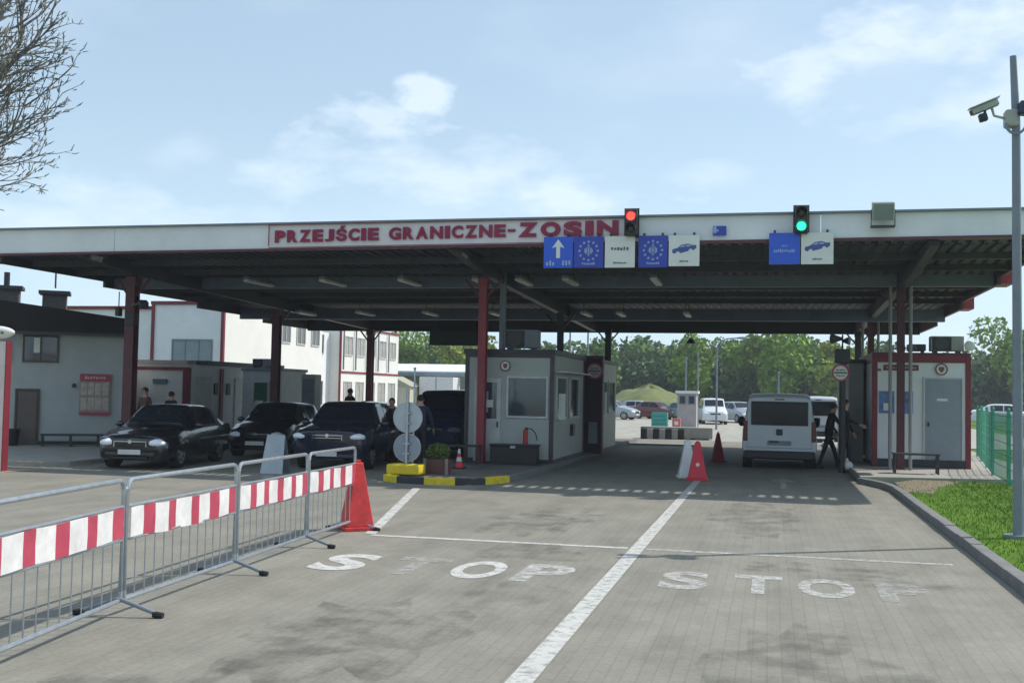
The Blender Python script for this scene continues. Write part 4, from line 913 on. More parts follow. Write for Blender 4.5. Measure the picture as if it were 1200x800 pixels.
    q = MB().box(-.022*k, .022*k, (hd.y-.092)*k, (hd.y-.08)*k, (hd.z-.045)*k, (hd.z-.038)*k); q.build('mouth', mat('lips', (.35, .12, .1), .6), t)
    # collar and hem
    return t
person((-15.95, 26.0, .1), R(-20), 'person in a brown jacket standing behind the roof of the black sedan', 1.66, 'browncloth', 'blackcloth')
person((-15.55, 26.6, .1), R(165), 'dark-haired person with back turned, right of the one in brown', 1.56, 'blackcloth', 'blackcloth')
person((-14.2, 36, 0), R(150), 'person in black against the white building, between the two left columns', 1.84, 'blackcloth', 'blackcloth', arms=((.2, .05), (.05, .05)))
person((-9.25, 26.3, 0), R(20), 'person in dark blue bending forward just left of the round signs', 1.62, 'navycloth', 'blackcloth', lean=-.25, arms=((.35, 0), (.3, .05)))
person((-7.95, 24.6, 0), R(185), 'broad person in a navy jacket with back turned, right of the round signs', 1.72, 'navycloth', 'blackcloth', arms=((.15, .06), (.2, .08)), stride=.05)
person((1.42, 29.3, 0), R(100), 'person in black leaning toward the side of the white van', 1.70, 'blackcloth', 'blackcloth', lean=-.18, arms=((.36, 0), (.2, .05)), stride=.28)
person((1.80, 28.9, 0), R(70), 'person in black uniform reaching toward the van from beside the round sign', 1.80, 'blackcloth', 'blackcloth', arms=((.42, 0), (.1, .1)), stride=.08)

# ------------------------------------------------------------------ right hand side
ct = thing('container_office', 'white container office with dark red frame and grey door on the right', 'container', (3.65, 29.0, .13))
b = dict(parent=ct, world=True)
X0, X1, Y0, Y1, Z0, Z1 = 2.45, 4.77, 29.0, 33.6, .13, 2.92
MB().box(X0+.03, X1-.03, Y0+.03, Y1-.03, Z0+.1, Z1-.05).build('wall', M['white'], **b)
q = MB(); q.box(X0, X0+.13, Y0, Y0+.13, Z0, Z1); q.box(X1-.13, X1, Y0, Y0+.13, Z0, Z1); q.box(X0, X0+.13, Y1-.13, Y1, Z0, Z1); q.box(X1-.13, X1, Y1-.13, Y1, Z0, Z1)
q.box(X0+.13, X1-.13, Y0, Y0+.1, Z1-.2, Z1); q.box(X0, X0+.1, Y0+.13, Y1-.13, Z1-.2, Z1); q.box(X1-.1, X1, Y0+.13, Y1-.13, Z1-.2, Z1); q.build('frame', M['trimred'], bevel=.01, **b)
MB().box(X0+.13, X1-.13, Y0-.01, Y0+.1, Z0, Z0+.2).build('sill', M['dark'], **b); MB().box(X0+.01, X1-.01, Y0+.01, Y1-.01, Z1+.002, Z1+.05).build('roof', M['darkred'], **b)
d = MB().box(3.70, 4.55, Y0-.005, Y0+.025, Z0+.22, 2.32).build('door', M['door'], bevel=.004, **b); MB().box(3.66, 3.698, Y0-.02, Y0+.028, Z0+.2, 2.36).box(4.552, 4.59, Y0-.02, Y0+.028, Z0+.2, 2.36).box(3.698, 4.552, Y0-.02, Y0+.028, 2.322, 2.36).build('door_frame', M['framew'], **b)
MB().box(3.76, 3.80, Y0-.05, Y0-.006, 1.15, 1.25).build('handle', M['black'], d, world=True); MB().box(3.98, 4.22, Y0-.012, Y0-.006, 1.78, 1.84).build('nameplate', M['signwhite'], d, world=True)
MB().box(2.62, 3.42, Y0+.005, Y0+.028, 1.45, 2.0).build('poster_board', mat('poster_blue', (.10, .20, .42), .5, var=.5, vs=6), **b)
MB().box(2.98, 3.03, Y0-.004, Y0+.004, 1.45, 2.0).box(2.72, 2.9, Y0-.004, Y0+.004, 1.52, 1.7).build('poster_strip', M['signwhite'], **b)
o = MB().box(2.72, 3.55, Y0+.005, Y0+.028, 2.52, 2.66).build('name_plate', M['trimred'], **b); marks(MB(), 2.78, 3.5, 2.56, 2.62, Y0+.004, 13, 3).build('lettering', mat('faded_pink', (.5, .3, .3), .6), o, world=True)
emblem(ct, (4.08, Y0-.01, 2.56), .15)
MB().box(2.53, 2.66, Y0+.005, Y0+.028, 2.5, 2.56).build('small_plate', M['ink'], **b)
ac_unit('air_conditioner', (4.25, 29.4, 2.975), 'large grey air conditioner on the right end of the container office roof', (.78, .4, .42))
ac_unit('air_conditioner', (3.55, 29.5, 2.975), 'low dark ventilation unit on the container roof beside the grey one', (.42, .4, .22), m=M['dark'])
t = thing('satellite_dish', 'small white dish at the right corner of the container roof', 'dish', (4.7, 29.2, 2.975)); q = MB(); q.ball((.05, -.1, .18), .13, 14, 8, (1, .3, 1)); q.build('dish', M['signwhite'], t, smooth=True); MB().tube([(0, 0, 0), (.03, -.05, .15)], .012, 8).build('arm', M['steel'], t)
st_ = thing('side_booth', 'dark narrow booth wall between the container office and the lane', 'booth', (2.1, 31, .13)); b = dict(parent=st_, world=True)
MB().box(2.02, 2.40, 31.0, 36, .13, 2.75).build('wall', mat('booth_dull_grey', (.26, .26, .25), .6), **b); MB().box(1.95, 2.44, 30.9, 36.1, 2.752, 2.85).build('roof', M['dark'], **b)  # plain grey wall, darker than the island booth panels
t = thing('round_sign_post', 'round white and red sign on a thick dark post beside the container office', 'sign', (1.65, 28.0, 0)); b = dict(parent=t, world=True)
MB().tube([(1.68, 28.1, 0), (1.68, 28.1, 2.95)], .075, 12).build('post', M['black'], smooth=True, **b); round_sign(t, (1.63, 27.98, 2.42), .21)
MB().box(1.5, 1.86, 28.0, 28.3, 2.66, 3.0).build('control_box', M['dark'], bevel=.02, **b)
t = thing('loudspeaker', 'dark cluster of horn loudspeakers on top of the sign post', 'loudspeaker', (1.68, 28.1, 3.0))
MB().tube([(0, 0, 0), (0, 0, .35)], .02, 8).build('stem', M['dark'], t); MB().tube([(-.02, 0, .25), (-.16, -.05, .25), (-.26, -.09, .25)], .04, 14, .13).tube([(.02, 0, .2), (.16, -.05, .2)], .04, 14, .11).build('horn', M['dark'], t, smooth=True)
t = thing('white_sack', 'small white sack lying on the ground at the foot of the sign post', 'sack', (1.8, 28.2, .05)); MB().ball((0, 0, .12), .14, 12, 9, (1.1, .8, .85)).build('bag', M['stripew'], t, smooth=True); MB().cone((0, 0, .22), .05, .025, .08, 10).build('neck', M['stripew'], t, smooth=True)
t = thing('metal_bench', 'dark steel bench on the soil before the container office', 'bench', (3.2, 26.6, .13))
MB().box(-.5, .5, -.18, .18, .42, .46).build('seat', M['dark'], t)
for x in (-.46, .46): MB().box(x-.02, x+.02, -.17, -.13, 0, .418).box(x-.02, x+.02, .13, .17, 0, .418).box(x-.02, x+.02, -.13, .13, .15, .18).build('leg', M['dark'], t)

# green fence
t = thing('green_fence', 'green mesh fence running along the right edge behind the grass', 'fence', (4.4, 24, 0)); b = dict(parent=t, world=True)
fp = [(4.05, 15.0), (4.25, 18), (4.45, 21), (4.65, 24), (4.9, 27), (5.3, 30), (5.7, 33), (6.1, 36)]
for i, (x, y) in enumerate(fp): MB().box(x-.03, x+.03, y-.03, y+.03, .05, 1.62).ball((x, y, 1.63), .04).build('post', M['greenfence'], **b)
for (xa, ya), (xb, yb) in zip(fp, fp[1:]):
    q = MB(); n = 18
    for k in range(n+1): q.bar((xa+(xb-xa)*k/n, ya+(yb-ya)*k/n, .15), (xa+(xb-xa)*k/n, ya+(yb-ya)*k/n, 1.55), .011, .011)
    for z in (.2, .45, .7, .95, 1.2, 1.5): q.bar((xa, ya, z), (xb, yb, z), .011, .014)
    q.build('mesh_panel', M['greenfence'], **b)

# camera pole
t = thing('camera_pole', 'tall grey pole with a tilted security camera at the right edge', 'camera pole', (3.0, 15.0, .1)); b = dict(parent=t, world=True)
MB().tube([(3.02, 15, 0), (3.0, 15, 5.35), (2.965, 15, 6.2)], .062, 14, .04).build('pole', M['greypaint'], smooth=True, **b)
MB().tube([(3.0, 15, .1), (3.0, 15, .14)], .15, 14).build('base_plate', M['greypaint'], **b)
c = MB().box(2.86, 3.02, 14.9, 15.1, 5.36, 5.58).build('mounting_box', M['acgrey'], bevel=.03, **b)
q = MB(); n = 12
for i in range(n): a0, a1 = math.pi+math.pi*i/n, math.pi+math.pi*(i+1)/n; q.bar((2.98+math.cos(a0)*.12, 14.9, 5.40+math.sin(a0)*.14), (2.98+math.cos(a1)*.12, 14.9, 5.40+math.sin(a1)*.14), .03, .03)
q.build('cable_loop', M['greypaint'], c, world=True)
cm = MB().rbox((2.62, 14.95, 5.62), (.34, .10, .08), (0, R(-22), 0)).build('camera_housing', M['acgrey'], bevel=.015, **b)
MB().rbox((2.607, 14.95, 5.674), (.40, .13, .010), (0, R(-22), 0)).build('sun_shield', M['signwhite'], cm, world=True); MB().rbox((2.455, 14.95, 5.553), (.02, .07, .06), (0, R(-22), 0)).build('lens', M['black'], cm, world=True)
MB().tube([(2.70, 14.95, 5.62), (2.73, 14.95, 5.51), (2.88, 14.98, 5.47)], .018, 8).build('camera_arm', M['acgrey'], smooth=True, **b)
MB().rbox((2.595, 14.93, 5.485), (.10, .10, .10), (0, R(-15), 0)).build('infrared_lamp', M['black'], bevel=.015, **b); MB().tube([(2.61, 14.95, 5.52), (2.63, 14.95, 5.60)], .016, 8).build('lamp_bracket', M['black'], **b)
MB().rbox((3.12, 14.9, 5.57), (.22, .16, .17), (0, R(8), 0)).build('second_camera', mat('camera_navy', (.02, .03, .07), .4), bevel=.02, **b)

for o in t.children:
    if o.name.split('.')[0] not in ('pole', 'base_plate'): o.location.z -= .08

# ------------------------------------------------------------------ left hand side
HC, HR = (-17.75, 27.9, 0), R(32)
def hw(x, y, z=0): return (HC[0]+x*math.cos(HR)-y*math.sin(HR), HC[1]+x*math.sin(HR)+y*math.cos(HR), z)
lb = thing('rendered_house', 'low grey rendered building with a heavy dark roof edge at the left', 'building', HC, HR)
MB().box(-9, 0, 0, 7, -.02, 3.16).build('wall', M['render'], lb)
MB().box(-9, .02, -.03, -.002, -.02, .2).build('plinth', M['dark'], lb)
q = MB(); q.plate([(-9.3, -.35, 3.165), (.28, -.35, 3.165), (.28, -.35, 3.60), (-3.3, -.35, 4.02), (-9.3, -.35, 4.7)], -7.7); q.build('roof', M['darkroof'], lb)
MB().box(-9.3, .30, -.40, -.352, 3.12, 3.20).build('gutter', M['dark'], lb)
for x0, x1, y, z0, z1 in ((-2.36, -1.72, 1.4, 3.7, 4.36), (-3.75, -2.95, 1.0, 3.9, 4.42)):
    c = MB().box(x0, x1, y, y+.6, z0, z1).build('chimney', M['brickd'], lb); MB().box(x0-.1, x1+.1, y-.1, y+.7, z1+.002, z1+.1).build('cap', M['dark'], c)
    if x0 < -3: MB().tube([(x0+.45, y+.3, z1+.1), (x0+.45, y+.3, z1+.5)], .08, 12).build('flue', M['black'], c)
window(lb, (0, -2.70), -1.78, 2.36, 3.11, 'y-', frame=M['wood'], div=1, world=False)
MB().box(-2.42, -2.22, -.03, -.013, 2.62, 3.04).build('curtain', M['signwhite'], lb)
d = MB().box(-2.78, -2.28, -.045, -.004, .03, 1.56).build('door', mat('door_brown', (.13, .10, .09), .6), lb, bevel=.01); MB().box(-2.84, -2.785, -.06, -.003, .03, 1.63).box(-2.275, -2.22, -.06, -.003, .03, 1.63).box(-2.785, -2.275, -.06, -.003, 1.565, 1.63).build('door_frame', M['wood'], d)
MB().box(-3.30, -2.98, -.05, -.004, 2.34, 2.90).build('red_panel', M['trimred'], lb)
MB().disc((-1.35, -.05, 1.74), .06, (0, -1, 0), .08, 14).build('wall_lamp', M['dark'], lb)
p = hw(-.80, -.07); t = thing('notice_board', 'notice board with red header and two rows of sheets on the grey building', 'notice board', (p[0], p[1], .95), HR)
MB().box(-.40, .40, 0, .06, -.02, 1.12).build('board', mat('board_back', (.35, .28, .24), .7), t); MB().box(-.4, .4, -.02, -.002, .92, 1.12).build('header', M['rednet'], t); marks(MB(), -.28, .28, .98, 1.06, -.021, 8, 2).build('header_lettering', M['poster'], t)
MB().box(-.4, .4, -.02, -.002, -.02, .06).build('bottom_rail', M['rednet'], t)
for k in range(4):
    for j in range(2): MB().box(-.37+k*.187, -.37+k*.187+.16, -.012, -.004, .12+j*.42, .46+j*.42).build('notice_sheet', M['poster'], t)
p = hw(-.95, -.8); t = thing('wooden_bench', 'long low bench against the grey building under the notice board', 'bench', (p[0], p[1], .1), HR)
MB().box(-1.15, 1.0, -.2, .2, .28, .33).build('seat', M['dark'], t)
for x in (-1.1, -.4, .3, .95): MB().box(x-.03, x+.03, -.17, .17, 0, .278).build('leg', M['dark'], t)
p = hw(-2.85, -.5); t = thing('litter_bin', 'black litter bin beside the door of the grey building', 'bin', (p[0], p[1], .1), HR); MB().cone((0, 0, 0), .17, .21, .42, 16).build('body', M['black'], t, smooth=True); MB().disc((0, 0, .435), .22, (0, 0, 1), .03, 16).build('rim', M['dark'], t)
p = hw(-2.04, 1.7); t = thing('antenna_mast', 'thin antenna mast rising above the right chimney of the grey building', 'antenna', (p[0], p[1], 4.56)); MB().tube([(0, 0, 0), (0, 0, 1.1)], .025, 8).build('mast', M['dark'], t); MB().bar((-.2, 0, .9), (.2, 0, .9), .015, .015).build('crossbar', M['dark'], t)
t = thing('overhead_wire', 'thin pair of cables crossing the sky above the dark roof', 'cable', (-22, 33, 5.6)); q = MB()
for dz_ in (0, .25): q.tube([(-10, 2, .9+dz_), (-6, 1, .45+dz_), (0, 0, .1+dz_), (4, -1, -.05+dz_), (6.6, -2.5, -.05+dz_)], .012, 5)
q.build('wires', M['dark'], t)

# tall information panel at the left edge
t = thing('information_panel', 'tall pale panel with red edge and rounded white top, cut by the left edge', 'panel', (-15.35, 19.4, .0)); b = dict(parent=t, world=True)
MB().box(-16.0, -15.04, 19.35, 19.5, .0, 2.62).build('board', mat('panel_pink', (.62, .55, .54), .5), bevel=.01, **b); MB().box(-15.038, -15.015, 19.34, 19.51, 0, 2.62).build('edge_strip', M['trimred'], **b)
MB().ball((-15.4, 19.42, 2.80), 1, 20, 12, (.50, .14, .14)).build('top_cap', M['signwhite'], smooth=True, **b); marks(MB(), -15.3, -15.02, 2.76, 2.84, 19.27, 3, 4).build('cap_lettering', M['ink'], **b)

# column camera
t = thing('column_camera', 'dark security camera bracketed to the left front column', 'camera', (-15.35, 24.4, 3.75)); MB().bar((-.1, 0, 0), (.25, -.1, .05), .06, .06).build('arm', M['black'], t); MB().rbox((.32, -.12, .02), (.2, .34, .16), (R(15), 0, R(40))).build('housing', M['black'], t, bevel=.02); MB().rbox((.0, -.1, -.35), (.22, .2, .3), (0, 0, 0)).build('junction_box', M['black'], t, bevel=.01)
t = thing('column_box', 'dark fittings cluster on the left side of the left front column', 'fitting', (-15.85, 24.5, 3.6)); MB().rbox((0, 0, 0), (.12, .16, .22)).build('box', M['black'], t, bevel=.02); MB().tube([(0, 0, .11), (0, 0, .5)], .015, 6).build('cable', M['black'], t)

# white two-storey block
wb = thing('container_building', 'white two-storey building with red edge trim and rows of windows behind the cars', 'building', (-22, 41.5, 0)); b = dict(parent=wb, world=True)
MB().box(-25.2, -22, 41.5, 51.8, 0, 5.15).build('wall', M['white'], **b); MB().box(-31, -25.202, 41.9, 49.2, 0, 4.98).build('side_wall', M['white'], **b)
WL = mat('white_cladding_sunlit', (.74, .73, .69), .5, var=.05, vs=.8)  # warmer white for the sun-facing walls, sunlight put into the colour
MB().box(-25.0, -21.99, 41.6, 51.79, .01, 5.14).build('lit_wall', WL, **b)
q = MB(); q.box(-25.3, -21.93, 41.42, 41.58, 5.152, 5.30); q.box(-22.06, -21.93, 41.42, 41.56, 0, 5.15); q.box(-25.26, -25.14, 41.42, 41.56, 0, 5.15); q.box(-31, -25.3, 41.8, 41.95, 4.982, 5.12); q.box(-22.05, -21.93, 41.582, 51.8, 5.152, 5.26); q.build('red_trim', M['trimred'], **b)
MB().box(-25.2, -22.06, 41.6, 51.7, 5.145, 5.2).build('roof', M['dark'], **b)
window(wb, (41.5, -24.3), -22.45, 2.7, 3.72, 'y-', div=2, glass=mat('pale_glass', (.22, .28, .30), .3), frame=M['greypaint'])
for z0, z1 in ((3.85, 4.75), (1.1, 2.3)):
    for y in (47.0, 48.7, 50.4):
        window(wb, (-21.99, y), y+1.0, z0, z1, 'x+', frame=M['framew'], div=1, glass=mat('dim_glass', (.16, .17, .17), .3))
# second section, set back, and far section
MB().box(-26, -22.6, 51.802, 54.3, 0, 4.7).build('link_wall', M['white'], **b)
MB().box(-26, -22.0, 54.302, 63.5, 0, 5.05).build('rear_wall', WL, **b)
q = MB(); q.box(-22.06, -21.94, 54.29, 63.5, 5.052, 5.15); q.box(-22.05, -21.95, 54.22, 54.3, 0, 5.05); q.box(-21.998, -21.96, 54.35, 63.5, 2.62, 2.72); q.build('red_trim', M['trimred'], **b)
for z0, z1 in ((3.55, 4.6), (.9, 2.2)):
    for k in range(5):
        y = 54.8+k*1.75; window(wb, (-22.0, y), y+1.15, z0, z1, 'x+', frame=M['framew'], div=1, glass=mat('curtained_glass', (.36, .35, .32), .3, var=.25))
    for k in range(1): window(wb, (-22.6, 52.2), 53.4, z0, z1, 'x+', frame=M['framew'], div=1)
for k in range(5): MB().box(-21.93, -21.86, 54.75+k*1.75-.30, 54.75+k*1.75-.23, 2.8, 5.0).build('drain_pipe', M['greypaint'], **b)

an = thing('container_annex', 'low white container with red frame at the foot of the two-storey building', 'container', (-19.8, 33, .1)); b = dict(parent=an, world=True)
MB().box(-22.0, -18.68, 33.0, 39.2, .1, 2.50).build('wall', M['white'], **b); q = MB(); q.box(-22, -18.64, 32.95, 33.0, 2.30, 2.40); q.box(-18.86, -18.64, 32.94, 33.1, .1, 2.38); q.box(-18.68, -18.62, 35.1, 35.3, .1, 2.4); q.box(-18.68, -18.62, 38.9, 39.2, .1, 2.45); q.build('frame', M['trimred'], **b)
MB().box(-22.05, -18.70, 32.9, 33.5, 2.502, 2.62).build('front_fascia', mat('fascia_pinkwhite', (.45, .40, .40), .5), **b)
MB().box(-22.05, -18.3, 33.5, 39.5, 2.502, 2.64).build('roof', M['dark'], **b)
MB().box(-19.95, -19.45, 32.93, 32.99, 1.85, 2.0).build('sign_plate', mat('plate_bluegrey', (.10, .16, .22), .5), **b)
for y in (33.5, 36.2):
    MB().box(-18.678, -18.64, y, y+1.0, .15, 2.1).build('door', M['framew'], **b)
for y in (34.7, 35.6): MB().box(-18.678, -18.63, y, y+.22, 1.5, 1.9).build('vent', M['black'], **b)

kk = thing('grey_kiosk', 'small grey kiosk with a green window beside the second left column', 'kiosk', (-16.8, 35, .0)); b = dict(parent=kk, world=True)
MB().box(-17.75, -16.3, 35, 37, .0, 2.35).build('wall', mat('kiosk_grey', (.50, .54, .55), .6), **b); MB().box(-17.8, -16.25, 34.95, 37.05, 2.352, 2.45).build('roof', M['greypaint'], **b)
window(kk, (35, -17.35), -16.75, 1.2, 2.0, 'y-', glass=mat('greenish_glass', (.03, .12, .08), .2)); MB().box(-17.25, -16.95, 34.93, 34.948, 1.22, 1.34).build('paper', M['stripew'], **b)
ac_unit('air_conditioner', (-17.2, 35.4, 2.455), 'grey air conditioner on the kiosk roof near the second left column', (.62, .4, .32), m=M['greypaint'])
t = thing('cabinet', 'narrow tall grey cabinet right of the second left column', 'cabinet', (-15.0, 34.2, 0)); MB().box(-.22, .28, 0, .5, .0, 2.25).build('body', M['acgrey'], t, bevel=.02); MB().box(-.17, .23, -.015, -.002, .1, 2.1).build('door', M['greypaint'], t)
t = thing('sandwich_board', 'pale grey folding board on the ground in front of the big navy car', 'board', (-10.15, 21.6, 0)); MB().plate([(-.25, -.2, 0), (.25, -.2, 0), (.2, 0, .8), (-.2, 0, .8)], -.02).build('front_panel', mat('board_pale', (.40, .44, .47), .5), t); MB().plate([(-.25, .25, 0), (.25, .25, 0), (.2, .03, .8), (-.2, .03, .8)], .02).build('rear_panel', M['greypaint'], t)

# shed, trailer pieces in the far left
sh = thing('open_shed', 'long open-sided shed with bright white roof in the left distance', 'shed', (-31, 100, 0)); b = dict(parent=sh, world=True)
q = MB().plate([(-42, 98, 3.45), (-27, 98, 3.45), (-27, 106, 4.3), (-42, 106, 4.3)], .12); q.build('roof', M['shedroof'], **b); MB().box(-42, -27, 97.9, 98.0, 3.1, 3.45).build('gutter', M['greypaint'], **b)
for x in (-41, -37.5, -34, -30.5, -27.3): MB().box(x-.12, x+.12, 98.1, 98.35, 0, 3.1).build('post', M['greypaint'], **b)
MB().box(-42, -27, 104, 104.2, 0, 3.6).build('back_wall', mat('shed_wall', (.40, .44, .48), .6, var=.2, vs=.4), **b)
t = thing('parked_trailer', 'white box trailer under the far shed roof', 'trailer', (-29.6, 96, 0)); MB().box(-1.6, 1.6, 0, 2.4, .7, 3.0).build('box', M['stripew'], t, bevel=.05); MB().box(-1.6, 1.6, .1, 2.3, .5, .695).build('chassis', M['dark'], t)
for x in (-1., 1.): MB().tube([(x, .05, .42), (x, .3, .42)], .42, 18).build('wheel', M['rubber'], t)
MB().box(-.04, .04, -.02, -.001, .75, 2.95).build('door_seam', M['greypaint'], t)
t = thing('cream_hut', 'small cream hut with pitched roof below the far shed', 'hut', (-33, 94, 0)); MB().box(-1.6, 1.6, 0, 2.6, 0, 2.1).build('wall', mat('hut_cream', (.55, .50, .38), .7), t); q = MB(); q.plate([(-1.8, -.2, 2.1), (1.8, -.2, 2.1), (0, -.2, 3.0)], -3.0); q.build('roof', mat('hut_roof', (.35, .34, .25), .8), t); MB().box(-.3, .5, -.03, -.001, .05, 1.8).build('door', M['greypaint'], t)

# ------------------------------------------------------------------ middle distance
for i in range(11):
    x = -5.15+i*.245; yy = 44.9+i*.19*.3
    t = MB().prism([(x, yy), (x+.235, yy+.02), (x+.235, yy+.35), (x, yy+.33)], .0, .42)
    t.build('barrier_block', M['kerbblack'] if i % 2 == 0 else M['concrete'], bevel=.01, label='%s %s concrete block from the left in the row closing the middle lane' % (ORD[i], 'black' if i % 2 == 0 else 'pale'), cat='concrete block', group='black and white blocks across the middle lane')
MB().box(-5.2, -2.3, 45.35, 45.9, .05, .50).build('concrete_barrier', M['concrete'], bevel=.02, label='long pale concrete barrier directly behind the black and white blocks', cat='barrier')
struct(MB().prism([(-5.0, 39.3), (-2.6, 39.6), (-2.6, 40.3), (-5.0, 40.0)], 0, .06), 'concrete_strip', M['concrete'])
t = thing('teal_crate', 'teal slatted crate behind the black and white blocks', 'crate', (-5.85, 60, 0)); q = MB()
for k in range(4): q.box(-.42, .42, -.3, -.26, .08+k*.2, .22+k*.2)
q.build('front_slats', M['teal'], t); MB().box(-.42, .42, -.255, .3, .05, .85).build('box', M['teal'], t)
t = thing('red_bollard_box', 'small faded red box right of the teal crate', 'box', (-4.95, 60, 0)); MB().box(-.22, .22, -.2, .2, 0, .55).build('box', M['pink'], t, bevel=.05); MB().box(-.1, .1, -.215, -.2, .2, .4).build('label_plate', M['signwhite'], t)
gh = thing('guard_hut', 'small grey guard hut with two dark windows in the middle distance', 'hut', (-4.4, 62, 0)); b = dict(parent=gh, world=True)
MB().box(-5.1, -4.05, 62, 63.2, 0, 1.9).build('wall', mat('hut_pinkgrey', (.40, .36, .36), .7), **b); MB().box(-5.2, -3.95, 61.9, 63.3, 1.902, 2.05).build('roof', M['signwhite'], **b)
for x in (-5.0, -4.5): window(gh, (62, x), x+.38, 1.3, 1.8, 'y-', frame=M['greypaint'])
def mast(name, x, y, h, label, lamp=None, r=.06):
    t = thing(name, label, 'lamp post' if lamp else 'mast', (x, y, 0)); MB().tube([(0, 0, 0), (0, 0, h)], r, 8, r*.6).build('pole', M['greypaint'], t, smooth=True)
    if lamp:
        a = MB().tube([(0, 0, h), (.1*lamp, 0, h+.25), (.5*lamp, 0, h+.45), (1.2*lamp, 0, h+.5)], r*.6, 8).build('arm', M['greypaint'], t, smooth=True); MB().ball((1.35*lamp, 0, h+.5), 1, 12, 8, (.35, .14, .07)).build('lamp_head', M['greypaint'], t, smooth=True)
    else: MB().ball((0, 0, h), r*1.2, 8, 6).build('cap', M['greypaint'], t)
mast('street_lamp', -2.85, 60, 4.4, 'curved street lamp standing beyond the canopy, left of the white van', 1)
mast('flag_mast', -4.1, 64, 4.2, 'slim pale mast just right of the guard hut'); mast('flag_mast', -4.75, 63.6, 3.9, 'slim pale mast rising behind the guard hut')
mast('flag_mast', -9.03, 50, 5.2, 'bare mast seen above the front island booth'); mast('flag_mast', -8.2, 50, 5.2, 'bare mast seen between the island booth and the dark screen')
mast('flag_mast', .4, 66, 3.2, 'short bare mast rising above the white van roof')
t = thing('hanging_lamp', 'dark bell-shaped lamp hanging from the far edge of the canopy', 'lamp', (-2.9, 41.0, 3.86)); MB().tube([(0, 0, 0), (0, 0, .3)], .02, 6).build('rod', M['dark'], t); MB().cone((0, 0, -.16), .2, .06, .18, 16).build('shade', M['dark'], t, smooth=True)
t = thing('display_board', 'dark rectangular board hanging under the far canopy edge left of the booth', 'board', (-12.0, 41.2, 3.55)); MB().box(-1.0, 1.0, -.05, .05, 0, .55).build('panel', mat('board_green_black', (.03, .045, .04), .6), t, bevel=.01); MB().box(-.8, -.76, -.02, .02, .55, .8).box(.76, .8, -.02, .02, .55, .8).build('hanger', M['dark'], t)

# ------------------------------------------------------------------ vegetation
def leafmat(name, col, var=.35, vs=.6):
    m = bpy.data.materials.new(name); m.use_nodes = True; t = m.node_tree; L = t.links; b = t.nodes['Principled BSDF']; b.inputs['Roughness'].default_value = .8; b.inputs['Specular IOR Level'].default_value = .15
    g = t.nodes.new('ShaderNodeNewGeometry'); n = t.nodes.new('ShaderNodeTexNoise'); n.inputs['Scale'].default_value = vs; n.inputs['Detail'].default_value = 5; L.new(g.outputs['Position'], n.inputs['Vector'])
    mx = t.nodes.new('ShaderNodeMix'); mx.data_type = 'RGBA'; mx.inputs[6].default_value = (*[x*(1-var) for x in col], 1); mx.inputs[7].default_value = (*[x*(1+var) for x in col], 1)
    mr = t.nodes.new('ShaderNodeMapRange'); mr.inputs[1].default_value = .3; mr.inputs[2].default_value = .7; L.new(n.outputs['Fac'], mr.inputs[0]); L.new(mr.outputs[0], mx.inputs[0]); L.new(mx.outputs[2], b.inputs['Base Color']); return m
LG = [leafmat('leaf_dull_green', (.115, .19, .045), .3, .25), leafmat('leaf_bright_green', (.20, .30, .045), .3, .25), leafmat('leaf_dark_green', (.08, .14, .055), .3, .3), leafmat('leaf_yellow_green', (.29, .33, .05), .3, .3)]
def crown_faces(q, c, rx, ry, rz, n, s, rd):
    """leaf clumps on lobes of an uneven crown"""
    lobes = [(Vector((rd.uniform(-.6, .6)*rx, rd.uniform(-.6, .6)*ry, rd.uniform(-.6, .75)*rz)), rd.uniform(.30, .58)) for _ in range(14)]
    for i in range(n):
        lc, lr = rd.choice(lobes); v = Vector((rd.gauss(0, 1), rd.gauss(0, 1), rd.gauss(0, 1))).normalized()*(rd.random()**.35)
        p = Vector(c)+lc+Vector((v.x*rx*lr, v.y*ry*lr, v.z*rz*lr)); ss = s*rd.uniform(.5, 1.4)
        a = Vector((rd.gauss(0, 1), rd.gauss(0, 1), rd.gauss(0, .8))).normalized()*ss; b_ = a.cross(Vector((rd.gauss(0, 1), rd.gauss(0, 1), rd.gauss(0, 1)))).normalized()*ss*.7
        q.face([p-a, p-b_*.8+a*.2, p+a, p+b_])
for mi, (y, xr, h, cnt) in enumerate(((165, (-95, 75), 9.4, 42), (150, (-80, 65), 8.2, 40), (136, (-30, 58), 5.8, 34))):
    q = MB(); rd = random.Random(40+mi)
    for i in range(cnt):
        x = xr[0]+(xr[1]-xr[0])*(i+rd.uniform(-.3, .3))/cnt; hh = h*rd.uniform(.78, 1.1)
        if -30 < x < -14 and mi == 0: hh *= .92
        crown_faces(q, (x, y+rd.uniform(-4, 4), hh*.50), 4.6, 4, hh*.5, 1150, .44, rd)
    q.build('distant_woodland', (LG[0], LG[0], LG[2])[mi], kind='stuff')
def tree(name, x, y, h, r, label, mi, n=1600, s=.28, sd=1, trunk_h=.35):
    rd = random.Random(sd); t = thing(name, label, 'tree', (x, y, 0), 0, 'trees beyond the border station')
    q = MB(); q.tube([(0, 0, -.1), (.05*h*.2, 0, h*.3), (0, .1, h*.62)], h*.028, 8, h*.012)
    for k in range(7):
        a = rd.uniform(0, 6.28); z = h*rd.uniform(.3, .55); q.tube([(0, 0, z), (math.cos(a)*r*.4, math.sin(a)*r*.4, z+h*.14), (math.cos(a)*r*.7, math.sin(a)*r*.7, z+h*.25)], h*.010, 6, h*.004)
    q.build('trunk', M['bark'], t, smooth=True)
    q = MB(); crown_faces(q, (0, 0, h*.6), r, r, h*.42, n, s, rd); q.build('crown', LG[mi], t)
tree('leafy_tree', -19.3, 126, 8.3, 2.2, 'narrow mid-green tree rising just right of the island booth', 0, 3200, .26, 5)
